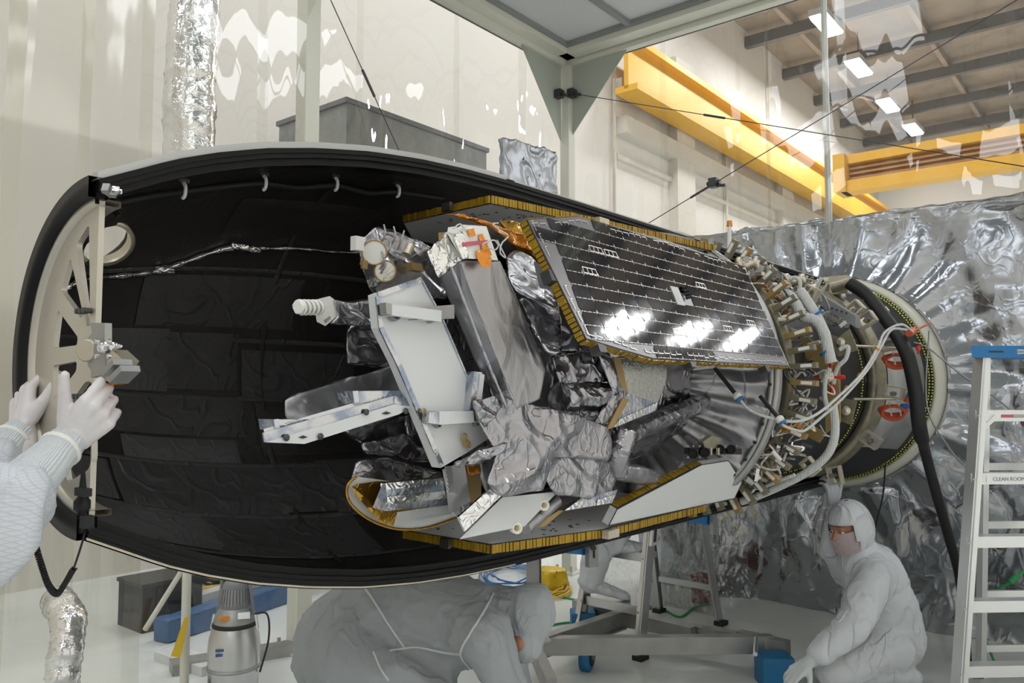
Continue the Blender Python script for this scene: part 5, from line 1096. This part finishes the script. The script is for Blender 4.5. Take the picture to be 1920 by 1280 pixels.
tb2 = thing('orange_crate', 'orange-red crate seen through the middle stepladder', 'crate', H(1318, 1130, FZ)); p = H(1316, 1128, FZ); box(MB(), p+ZV*.09, U*.06, M*.05, ZV*.09).build('body', 'red', tb2); box(MB(), p+ZV*.185, U*.065, M*.055, ZV*.01).build('rim', 'red', tb2); box(MB(), p+ZV*.12+M*.0505, U*.03, M*.003, ZV*.02).build('handle_hole', 'edge_black', tb2)
MT['crate_red'] = mat('crate_red', (.22, .03, .015), .6); [o.data.materials.clear() or o.data.materials.append(MT['crate_red']) for o in tb2.children if o.name.startswith(('body', 'rim'))]
# clear bag drapes below the fairing, right of the middle ladder
MT['clear_bag'] = vinyl('crinkled_clear_bag', (.62, .63, .62), .16, .12, .03, (1.5, 1.5, .8), 9)
def drape(nm, lab, P0, P1, z0, z1, m, amp, seed):
    nx, nz = 26, 40; vs = []; d = P1-P0; n = d.cross(ZV).normalized()
    for j in range(nz+1):
        for i in range(nx+1):
            u_ = i/nx; z = z0+(z1-z0)*j/nz; q = Vector((u_*d.length*4+seed, z*2.2, seed)); h = fold(q)*amp
            p = P0+d*u_; vs.append(Vector((p.x, p.y, z))+n*h)
    b = MB(); b.add(vs, [(j*(nx+1)+i, j*(nx+1)+i+1, (j+1)*(nx+1)+i+1, (j+1)*(nx+1)+i) for j in range(nz) for i in range(nx)], True); return tag(b.build(nm, m), lab, 'plastic sheet')
drape('clear_sheet', 'crinkled clear plastic sheet hanging between the middle ladder and the silver film', H(1240, 1140, FZ), H(1345, 1165, FZ), .02, 1.0, 'clear_bag', .05, 3)
drape('clear_sheet', 'narrow bubbled clear sheet hanging right of the middle ladder', D(1345, 1000, 5.0), D(1400, 1000, 5.0), .22, .95, 'clear_bag', .03, 9)
drape('clear_sheet', 'wide clear sheet hanging behind the booted feet', H(1120, 1125, FZ), H(1235, 1150, FZ), .02, .95, 'clear_bag', .04, 15)
# left: silver flexible duct in the hall, its lower bend, clear bag
def flexduct(nm, lab, pts, r, seed):
    ps = spline(pts, 14); polys = []; x, y = frame_of(ps[1]-ps[0]); N = 28
    for i, p in enumerate(ps):
        d = (ps[min(i+1, len(ps)-1)]-ps[max(i-1, 0)]).normalized(); x = (x-d*x.dot(d)).normalized(); y = d.cross(x); rg_ = r*(1+.022*math.sin(i*1.9)+.02*noise.noise(Vector((i*.8, seed, 0))))
        polys.append([p+(x*math.cos(t)+y*math.sin(t))*(rg_+.012*fold(Vector((math.cos(t)*1.2+seed, math.sin(t)*1.2, i*.45)))) for t in [k*2*math.pi/N for k in range(N)]])
    vs, fs = hull(polys); b = MB(); b.add(vs, fs, True); return tag(b.build(nm, 'foil_bright'), lab, 'duct')
flexduct('silver_duct', 'wide crinkled silver duct rising behind the fairing nose', [A(355, 420, AW-.2)-ZV*.3, A(355, 280, AW-.2), A(358, 140, AW-.2), A(366, 0, AW-.2), A(372, -120, AW-.2)], .135, 2)
flexduct('silver_duct', 'crumpled silver duct bend on the floor at the bottom left', [D(118, 1330, 3.0), D(120, 1250, 3.0), D(128, 1170, 3.05), D(105, 1120, 3.2)], .062, 5)
# grey housing in the hall
gb_ = thing('grey_housing', 'large grey galvanised housing standing in the hall behind the curtain', 'housing', W(3, -3.7, FZ)); c0 = SA(A(650, 190, -3.2)); c1_ = SA(A(912, 272, -3.2)); zt = c0[2]
b = MB(); lbox(b, (c0[0]+c1_[0])/2, -3.65, (zt-1.0)/2, (c1_[0]-c0[0])/2, .45, (zt+1.0)/2); b.build('casing', 'concrete_box', gb_); b = MB(); lbox(b, (c0[0]+c1_[0])/2, -3.65, zt+.01, (c1_[0]-c0[0])/2+.02, .47, .02); b.build('top_lip', 'steel_dark', gb_)
for s_ in (c0[0]+.1, c1_[0]-.1): lbox(MB(), s_, -3.65, -1.3, .04, .4, .28).build('leg', 'steel_dark', gb_)
# silver bag on the corner post
fbg = foil_bag = None
pts = [A(944, 258, AW+.16), A(975, 262, AW+.16), A(1046, 284, AW+.16), A(1044, 372, AW+.16), A(1000, 380, AW+.16), A(944, 352, AW+.16)]; vs, fs = hull([pts, [p-M*.05 for p in pts]])
bg = crumple((vs, fs), 'silver_bag', 'mesh_screen', None, .03, .022, 6, seed=5); tag(bg, 'grey silver bag hung against the curtain left of the corner post', 'bag')
# coil cord and clip at the fairing nose
cc_ = thing('grounding_strap', 'black coiled grounding cord clipped to the lower corner of the fairing nose', 'cord', S(163, 985, -1.25))
b = MB(); lathe(b, S(156, 885, -1.22), -ZV+U*.0, [(0, .004), (.05, .009), (.058, .016), (.075, .016), (.080, .010), (.12, .010), (.125, .004)], 12); b.build('clip', 'black_matte', cc_); box(MB(), S(156, 922, -1.23), M*.022, ZV*.008, U*.008).build('clip_wing', 'black_matte', cc_)
tube(MB(), [S(159, 955, -1.22), S(163, 975, -1.225), S(163, 985, -1.23), S(150, 1030, -1.26), S(138, 1066, -1.28)], .002, 6, 6).build('lead', 'black_matte', cc_); box(MB(), S(163, 978, -1.235), M*.010, ZV*.012, U*.010).build('tie', 'black_matte', cc_)
path = spline([S(138, 1066, -1.28), S(124, 1090, -1.28), S(108, 1112, -1.28), S(92, 1098, -1.30), S(78, 1060, -1.32), S(66, 1020, -1.33), S(62, 995, -1.33), S(70, 970, -1.33)], 40); hx = []; x, y = frame_of(path[1]-path[0])
for i, p in enumerate(path):
    d = (path[min(i+1, len(path)-1)]-path[max(i-1, 0)]).normalized(); x = (x-d*x.dot(d)).normalized(); y = d.cross(x); hx.append(p+(x*math.cos(i*1.57)+y*math.sin(i*1.57))*.0055)
tube(MB(), hx, .0022, 5, 1).build('coil', 'black_matte', cc_)
# ================================================================= people
def cap_seg(mb, p, q, r0, r1, n=18, fl=1., up=None):
    p, q = Vector(p), Vector(q); d = q-p; L = max(d.length, 1e-4); d = d/L; x, y = frame_of(d)
    if up is not None: y = (Vector(up)-d*Vector(up).dot(d)).normalized(); x = y.cross(d)
    prof = [(-r0*math.cos(a), r0*math.sin(a)) for a in (.25, .6, 1.0, 1.35)]+[(L*k/6, r0+(r1-r0)*k/6) for k in range(7)]+[(L+r1*math.cos(a), r1*math.sin(a)) for a in (1.35, 1.0, .6, .25)]
    vs = []
    for t, r in prof: vs += [p+d*t+(x*math.cos(2*math.pi*i/n)+y*fl*math.sin(2*math.pi*i/n))*r for i in range(n)]
    k = len(prof); mb.add(vs, [(j*n+i, j*n+(i+1) % n, (j+1)*n+(i+1) % n, (j+1)*n+i) for j in range(k-1) for i in range(n)]+[tuple(range(n-1, -1, -1)), tuple(range((k-1)*n, k*n))], True); return mb
def ell(mb, c, rx, ry, rz, n=20):
    c = Vector(c); vs = []; fs = []; m = 12
    for j in range(m+1):
        t = math.pi*(j+.15)/(m+.3)
        vs += [c+Vector(rx)*math.sin(t)*math.cos(2*math.pi*i/n)+Vector(ry)*math.sin(t)*math.sin(2*math.pi*i/n)+Vector(rz)*math.cos(t) for i in range(n)]
    s = Vector(rx).cross(Vector(ry)).dot(Vector(rz)); fs = [(j*n+i, (j+1)*n+i, (j+1)*n+(i+1) % n, j*n+(i+1) % n) for j in range(m) for i in range(n)]+[tuple(range(n)), tuple(range((m+1)*n-1, m*n-1, -1))]
    if s < 0: fs = [f[::-1] for f in fs]
    return mb.add(vs, fs, True)
def fuse(mb, name, m, parent, voxel, it=4, wrinkle=None, label=None, seed=0):
    """melt overlapping tapered limbs into one continuous skin, then fold the cloth"""
    me = bpy.data.meshes.new('t'); me.from_pydata(mb.v, [], mb.f); o = bpy.data.objects.new('t', me); COL.objects.link(o)
    rm = o.modifiers.new('r', 'REMESH'); rm.mode = 'VOXEL'; rm.voxel_size = voxel; rm.adaptivity = 0; sm = o.modifiers.new('s', 'SMOOTH'); sm.iterations = it; sm.factor = .5
    dg = bpy.context.evaluated_depsgraph_get(); m2 = bpy.data.meshes.new_from_object(o.evaluated_get(dg)); bpy.data.objects.remove(o); bpy.data.meshes.remove(me)
    vs = [v.co.copy() for v in m2.vertices]; ns = [v.normal.copy() for v in m2.vertices]; fs = [tuple(p.vertices) for p in m2.polygons]; bpy.data.meshes.remove(m2)
    if wrinkle:
        amp, fr, ax, squash = wrinkle; ax = Vector(ax).normalized()
        for i, (v, n) in enumerate(zip(vs, ns)):
            q = v*fr; q = q-ax*q.dot(ax)*squash+Vector((seed, 0, seed)); w = noise.noise_vector(q*.4)*.8; q = q+w
            h = -.3+.8*noise.noise(q*.5)+3.4*max(0, .22-abs(noise.noise(q*.9)))+3.*max(0, .12-abs(noise.noise(q*2.2+Vector((4, 4, 4))))); vs[i] = v+n*amp*h
    b = MB(); b.add(vs, fs, True); return b.build(name, m, parent, label=label)
def hand_mb(wrist, fwd, back, s=1., curl=(25, 35, 25), thumb_side=1, spread=5, thumb=(.55, .75, -.25), curls=None, thumb_bend=20):
    """wrist point, direction of the fingers, back-of-hand direction"""
    x = Vector(fwd).normalized(); z = Vector(back); z = (z-x*z.dot(x)).normalized(); y = z.cross(x)*thumb_side; mb = MB(); P = lambda a, b, c: wrist+(x*a+y*b+z*c)*s
    cap_seg(mb, P(-.03, 0, 0), P(.02, 0, 0), .027*s, .028*s, up=z, fl=.75)
    bases = [(.092, .030), (.096, .010), (.090, -.012), (.080, -.032)]
    for bx, by in bases: cap_seg(mb, P(.01, by*.6, 0), P(bx-.004, by, .002), .017*s, .0125*s)
    ell(mb, P(.05, 0, -.003), x*.045*s, y*.038*s, z*.016*s)
    lens = [(.042, .026, .021), (.046, .030, .022), (.042, .028, .021), (.033, .021, .019)]
    for k, ((bx, by), ls) in enumerate(zip(bases, lens)):
        cu = curls[k] if curls else curl; p = P(bx, by, 0); a = 0; sp = R((1.5-k)*spread); fx = x*math.cos(sp)+y*math.sin(sp); r = (.0105, .0108, .0103, .0092)[k]
        for j, L in enumerate(ls):
            a += R(cu[j]); d = fx*math.cos(a)-z*math.sin(a); q = p+d*L*s; cap_seg(mb, p, q, (r-.0007*j)*s, (r-.0007*(j+1))*s, 12); p = q
    p = P(.022, .026, -.006); d = (x*thumb[0]+y*thumb[1]+z*thumb[2]).normalized(); q = p+d*.046*s; cap_seg(mb, p, q, .0175*s, .013*s); ell(mb, P(.04, .024, -.008), x*.03*s, y*.018*s, z*.015*s)
    d = (d+x*math.tan(R(thumb_bend))).normalized(); p2 = q+d*.034*s; cap_seg(mb, q, p2, .0125*s, .0112*s, 12); d = (d+x*.15-z*.1).normalized(); cap_seg(mb, p2, p2+d*.026*s, .0112*s, .0095*s, 12)
    return mb
from mathutils.bvhtree import BVHTree
def seam(obj, px, r, m, parent, name='seam'):
    me = obj.data; off = root_loc(obj); vs = [v.co+off for v in me.vertices]; T = BVHTree.FromPolygons(vs, [tuple(p.vertices) for p in me.polygons]); out = []
    for q in spline([Vector((x, y, 0)) for x, y in px], 8):
        h = T.ray_cast(EYE, ray(q.x, q.y).normalized())
        if h[0] is not None: out.append(h[0]+h[1]*r*.2)
    if len(out) > 2: return tube(MB(), out, r, 6, 1).build(name, m, parent)
# ---- person at the left edge, both gloved hands on the fairing nose
pl = thing('person', 'person in grid-weave coat reaching in from the left, gloved hands on the nose', 'person', Vector((-1.55, 1.05, 0)))
wr = D(132, 822, 1.56); el = D(-40, 1000, 1.34)
wl = D(40, 806, 1.80); el2 = D(-80, 935, 1.62)
b = MB(); sh1 = Vector((-1.22, .98, 1.42)); sh2 = Vector((-1.52, 1.28, 1.42))
cap_seg(b, wr.lerp(el, .52), wr.lerp(el, .70), .055, .078); cap_seg(b, wr.lerp(el, .70), el, .078, .082); cap_seg(b, el, sh1, .095, .10); cap_seg(b, wl.lerp(el2, .42), wl.lerp(el2, .6), .055, .075); cap_seg(b, wl.lerp(el2, .6), el2, .078, .085); cap_seg(b, el2, sh2, .09, .10)
cap_seg(b, Vector((-1.40, 1.12, 1.30)), Vector((-1.52, 1.02, .95)), .19, .18); cap_seg(b, Vector((-1.52, 1.02, .95)), Vector((-1.56, .98, .86)), .18, .19)
for dx, dy in ((.12, -.12), (-.12, .12)): cap_seg(b, Vector((-1.56+dx, .98+dy, .85)), Vector((-1.56+dx*1.2, 1.0+dy*1.2, .45)), .12, .09); cap_seg(b, Vector((-1.56+dx*1.2, 1.0+dy*1.2, .45)), Vector((-1.58+dx*1.2, .98+dy*1.2, .08)), .09, .075); cap_seg(b, Vector((-1.58+dx*1.2, .98+dy*1.2, .045)), Vector((-1.45+dx*1.2, 1.08+dy*1.2, .04)), .045, .04)
fuse(b, 'coverall', 'suit_grid', pl, .011, 4, (.016, 7, wr-el, .55), seed=3)
b = MB(); ell(b, Vector((-1.36, 1.18, 1.66)), Vector((.10, 0, 0)), Vector((0, .11, 0)), ZV*.13); cap_seg(b, Vector((-1.38, 1.14, 1.42)), Vector((-1.37, 1.17, 1.58)), .09, .075); fuse(b, 'hood', 'hood', pl, .012, 3)
for w_, e_, k in ((wr, el, 0), (wl, el2, 1)):
    b = MB(); d = (e_-w_).normalized(); cap_seg(b, w_+d*.015, w_+d*.15, .036, .050); fuse(b, 'knit_cuff', 'cuff', pl, .006, 2, (.0015, 14, d, -.6))
    b = MB(); c = w_+d*.028; lathe(b, c, d, [(0, .0385), (.002, .041), (.008, .0405), (.010, .0385)], 24, True); b.build('glove_cuff', 'white_plastic', pl)
kn = D(205, 748, 1.54); fw = (kn-wr).normalized(); bk = (-vd(160, 760)+ZV*.25+X*.35).normalized()
b = hand_mb(wr, fw, bk, 1.0, thumb_side=1, thumb=(.80, .62, .10), thumb_bend=2, curls=[(50, 80, 50), (70, 85, 50), (78, 85, 50), (80, 85, 50)], spread=2); cap_seg(b, wr-fw*.045, wr, .035, .030, fl=.85)
fuse(b, 'right_glove', 'glove', pl, .0034, 3, (.0011, 24, fw, -.5))
fw2 = (D(48, 735, 1.86)-wl).normalized(); bk2 = (-X*.55-Vector((0, .8, 0))+ZV*.1).normalized()
b = hand_mb(wl, (D(46, 735, 1.84)-wl), bk2, 1.05, thumb_side=-1, thumb=(.55, .80, -.15), thumb_bend=10, curl=(35, 40, 25), spread=4); cap_seg(b, wl-fw2*.05, wl, .036, .030, fl=.85)
# thumb laid over the black rim
fuse(b, 'left_glove', 'glove', pl, .0034, 3, (.0011, 24, fw2, -.5))
# ---- person bending under the fairing
pb = thing('person', 'person in white coverall bent double under the fairing, head down', 'person', Vector((-.45, 2.9, 0)))
dp = 2.80; b = MB()
pel = D(648, 1205, 2.86); sp1 = D(720, 1165, 2.86); sp2 = D(800, 1160, 2.84); che = D(870, 1172, 2.80); nk = D(950, 1150, 2.78)
ell(b, pel, X*.17, Vector((0, .2, 0)), ZV*.185); cap_seg(b, pel, sp1, .185, .17); cap_seg(b, sp1, sp2, .17, .165); cap_seg(b, sp2, che, .165, .165); cap_seg(b, che, nk, .15, .09)
shn = D(905, 1195, 2.62); shf = D(905, 1150, 3.0); cap_seg(b, che, shn, .13, .10); cap_seg(b, che, shf, .13, .10)
cap_seg(b, shn, D(945, 1285, 2.62), .095, .075); cap_seg(b, D(945, 1285, 2.62), D(975, 1345, 2.55), .075, .06); cap_seg(b, shf, D(960, 1270, 2.98), .095, .07); cap_seg(b, D(960, 1270, 2.98), D(985, 1350, 2.95), .07, .055)
hp1 = D(640, 1240, 2.70); hp2 = D(650, 1220, 3.05); kn1 = D(830, 1310, 2.66); kn2 = D(800, 1330, 3.05)
cap_seg(b, hp1, kn1, .135, .085); cap_seg(b, hp2, kn2, .13, .085); ft1 = Vector((kn1.x-.36, kn1.y+.02, .10)); ft2 = Vector((kn2.x-.36, kn2.y, .10)); cap_seg(b, kn1, ft1, .085, .065); cap_seg(b, kn2, ft2, .085, .065)
for f in (ft1, ft2): cap_seg(b, Vector((f.x, f.y, .055)), Vector((f.x+.17, f.y-.01, .05)), .055, .045)
cv = fuse(b, 'coverall', 'tyvek_shaded', pb, .013, 4, (.020, 6.5, (X*.6-ZV*.8), .55), seed=1)
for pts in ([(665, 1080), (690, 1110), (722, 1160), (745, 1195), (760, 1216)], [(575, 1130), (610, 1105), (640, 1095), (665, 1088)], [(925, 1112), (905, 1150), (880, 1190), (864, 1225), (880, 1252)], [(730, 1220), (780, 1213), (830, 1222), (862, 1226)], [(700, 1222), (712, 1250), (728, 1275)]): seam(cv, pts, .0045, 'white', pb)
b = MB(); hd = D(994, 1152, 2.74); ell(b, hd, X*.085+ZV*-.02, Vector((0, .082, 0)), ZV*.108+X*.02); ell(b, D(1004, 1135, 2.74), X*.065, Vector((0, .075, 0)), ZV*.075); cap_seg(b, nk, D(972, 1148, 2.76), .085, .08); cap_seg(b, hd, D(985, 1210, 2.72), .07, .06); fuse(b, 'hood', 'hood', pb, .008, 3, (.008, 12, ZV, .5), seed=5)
b = MB(); ell(b, D(974, 1203, 2.70), X*.03, Vector((0, .04, 0)), ZV*.035); b.build('face', 'skin', pb)
for e_, w_ in ((D(945, 1285, 2.62), D(975, 1345, 2.55)), (D(960, 1270, 2.98), D(985, 1350, 2.95))): fuse(hand_mb(w_, w_-e_, X, .95, curl=(20, 30, 20)), 'glove', 'glove', pb, .005, 2)
# ---- kneeling person at the right
pr = thing('person', 'person in white coverall and face veil kneeling at right, one hand raised', 'person', H(1660, 1285, FZ)); dq = 4.15; b = MB()
pel = D(1672, 1200, 4.2); wst = D(1660, 1140, 4.18); che = D(1632, 1075, 4.15); nk = D(1618, 1030, 4.15)
ell(b, pel, X*.155, Vector((0, .17, 0)), ZV*.15); cap_seg(b, pel, wst, .165, .16); cap_seg(b, wst, che, .165, .155); cap_seg(b, che, nk, .14, .075)
sR = D(1640, 1085, 3.98); sL = D(1590, 1070, 4.32); cap_seg(b, che, sR, .125, .095); cap_seg(b, che, sL, .12, .09)
eR = D(1592, 1180, 3.86); wR = D(1518, 1240, 3.82); cap_seg(b, sR, eR, .095, .078); cap_seg(b, eR, D(1535, 1226, 3.83), .082, .058)
eL = D(1556, 1030, 4.25); wL = D(1563, 950, 4.2); cap_seg(b, sL, eL, .085, .06); cap_seg(b, eL, wL, .060, .040)
k1 = D(1560, 1262, 4.0); k2 = D(1545, 1240, 4.35); h1 = D(1668, 1215, 4.08); h2 = D(1665, 1215, 4.3)
cap_seg(b, h1, k1, .13, .085); cap_seg(b, h2, k2, .125, .08)
for kk in (k1, k2): kk2 = Vector((kk.x, kk.y, .085)); ft = Vector((kk.x+.38, kk.y+.05, .075)); cap_seg(b, kk2, ft, .08, .06); cap_seg(b, ft, ft+Vector((.05, .0, -.02)), .055, .045)
cr2 = fuse(b, 'coverall', 'tyvek', pr, .013, 4, (.014, 6.5, (ZV+X*.4), .5), seed=7)
seam(cr2, [(1662, 1188), (1660, 1215), (1648, 1250)], .005, 'white', pr); seam(cr2, [(1588, 1145), (1572, 1165), (1560, 1150), (1560, 1180)], .004, 'white', pr)
fwd = Vector((-.86, -.42, -.22)).normalized(); sd = fwd.cross(ZV).normalized(); upv = sd.cross(fwd); hc = D(1592, 990, 4.12)
b = MB(); ell(b, hc, fwd*.095, sd*.078, upv*.115); ell(b, hc+fwd*.035-upv*.06, fwd*.06, sd*.055, upv*.05); cap_seg(b, hc+fwd*.090+upv*.015, hc+fwd*.112-upv*.018, .010, .016); cap_seg(b, hc+fwd*.082+upv*.028-sd*.03, hc+fwd*.082+upv*.028+sd*.03, .015, .015); cap_seg(b, nk, hc-upv*.04, .055, .055)
hd = fuse(b, 'head', 'skin', pr, .005, 2)
for k in (-1, 1): e = MB(); ell(e, hc+fwd*.086+upv*.006+sd*.031*k, fwd*.010, sd*.014, upv*.008); e.build('eye', 'white_plastic', hd); e = MB(); ell(e, hc+fwd*.093+upv*.005+sd*.031*k, fwd*.005, sd*.006, upv*.006); e.build('iris', 'dark_metal', hd); e = MB(); cap_seg(e, hc+fwd*.092+upv*.030+sd*.015*k, hc+fwd*.082+upv*.030+sd*.046*k, .005, .003, 8); e.build('eyebrow', 'bronze', hd)
MT['veil'] = vinyl('gauze_veil', (.62, .50, .50), .42, .9, .004, (1, 1, 1), 60)
MT['gauze'] = mat('gauze_veil_cloth', (.62, .50, .51), .8, bump=[('wave', 60, .003, (1, 1, .3))])
b = MB(); vs = []; nv = 14
for j in range(nv+1):
    for i in range(nv+1):
        t = R(-105+210*i/nv); z = .005-.115*j/nv; rr_ = (.108 if j < 3 else .108-.012*max(0, j-7)/7)*(1+.02*math.sin(i*2.3)); zz_ = z+.02*(1-math.cos(t))*.9
        vs.append(hc+fwd*rr_*math.cos(t)+sd*rr_*.86*math.sin(t)+upv*zz_)
b.add(vs, [(j*(nv+1)+i, j*(nv+1)+i+1, (j+1)*(nv+1)+i+1, (j+1)*(nv+1)+i) for j in range(nv) for i in range(nv)], True); b.build('face_veil', 'gauze', pr)
vs = []; n1, n2 = 40, 22; b = MB(); hc2 = hc-fwd*.012          # hood: shell open at the face
for j in range(n2+1):
    ph = math.pi*j/n2*.86+.02
    for i in range(n1):
        t = 2*math.pi*i/n1; v = upv*math.cos(ph)*.142+(fwd*math.cos(t)*.118+sd*math.sin(t)*.104)*max(math.sin(ph), .12)*(1+.03*noise.noise(Vector((math.cos(t)*3, math.sin(t)*3, ph*3)))); vs.append(hc2+v)
fs = []
for j in range(n2):
    for i in range(n1):
        c = (vs[j*n1+i]+vs[(j+1)*n1+(i+1) % n1])/2-hc2; f_, u_, s_ = c.dot(fwd), c.dot(upv), c.dot(sd)
        if f_ > .04 and u_ < .052 and abs(s_) < .085 and u_ > -.13: continue
        fs.append((j*n1+i, (j+1)*n1+i, (j+1)*n1+(i+1) % n1, j*n1+(i+1) % n1))
b.add(vs, fs, True); hdo = b.build('hood', 'tyvek', pr); so = hdo.modifiers.new('thick', 'SOLIDIFY'); so.thickness = .006
b = MB(); cap_seg(b, hc-upv*.10-fwd*.03, D(1615, 1055, 4.15), .088, .12); fuse(b, 'hood_cape', 'tyvek', pr, .011, 4, (.008, 8, ZV, .3))
for w_, e_, f_, bk_, nm in ((wR, eR, wR-eR, ZV+Vector((0, -.4, 0)), 1), (wL, eL, ZV*1+X*-.05, Vector((0, -1, 0))+X*.4, -1)):
    g = hand_mb(w_+(w_-e_).normalized()*.01, f_, bk_, 1.0, thumb_side=nm, curl=(20, 30, 20) if nm == 1 else (30, 40, 30), thumb=(.6, .75, -.3)); cap_seg(g, w_-(w_-e_).normalized()*.07, w_, .042, .032); fuse(g, 'glove', 'cuff' if nm == 1 else 'hood', pr, .0045, 3, (.001, 20, f_, 0))
# ---- person standing on the middle ladder: legs and boots show under the fairing
pf = thing('person', 'person in white overboots standing on the steps of the middle ladder', 'person', D(1150, 1120, 4.75)); b = MB()
a1 = D(1108, 1088, 4.72); a1k = D(1128, 1005, 4.72); a1h = D(1150, 900, 4.8); a2_ = D(1152, 1018, 4.72); 
cap_seg(b, a1, a1k, .075, .10); cap_seg(b, a1k, a1h, .105, .14); cap_seg(b, a2_, D(1170, 960, 4.75), .07, .10); cap_seg(b, D(1170, 960, 4.75), D(1180, 890, 4.85), .10, .14); cap_seg(b, D(1165, 890, 4.85), D(1175, 790, 4.9), .17, .18); cap_seg(b, D(1175, 790, 4.9), D(1170, 730, 4.9), .18, .12)
fuse(b, 'coverall', 'tyvek', pf, .014, 3, (.014, 7, X+ZV*.4, .3), seed=11)
b = MB(); ell(b, D(1168, 670, 4.9), X*.1, Vector((0, .1, 0)), ZV*.13); b.build('hood', 'hood', pf)
for p0, p1, lb in ((D(1102, 1092, 4.72), D(1172, 1116, 4.70), 0), (D(1146, 1022, 4.72), D(1214, 1028, 4.70), 1)):
    b = MB(); cap_seg(b, p0, p1, .060, .036, fl=.8); cap_seg(b, p0-ZV*.02, p1-ZV*.012, .045, .040, fl=.5); fuse(b, 'overboot', 'tyvek', pf, .009, 2, (.006, 9, ZV, .3))
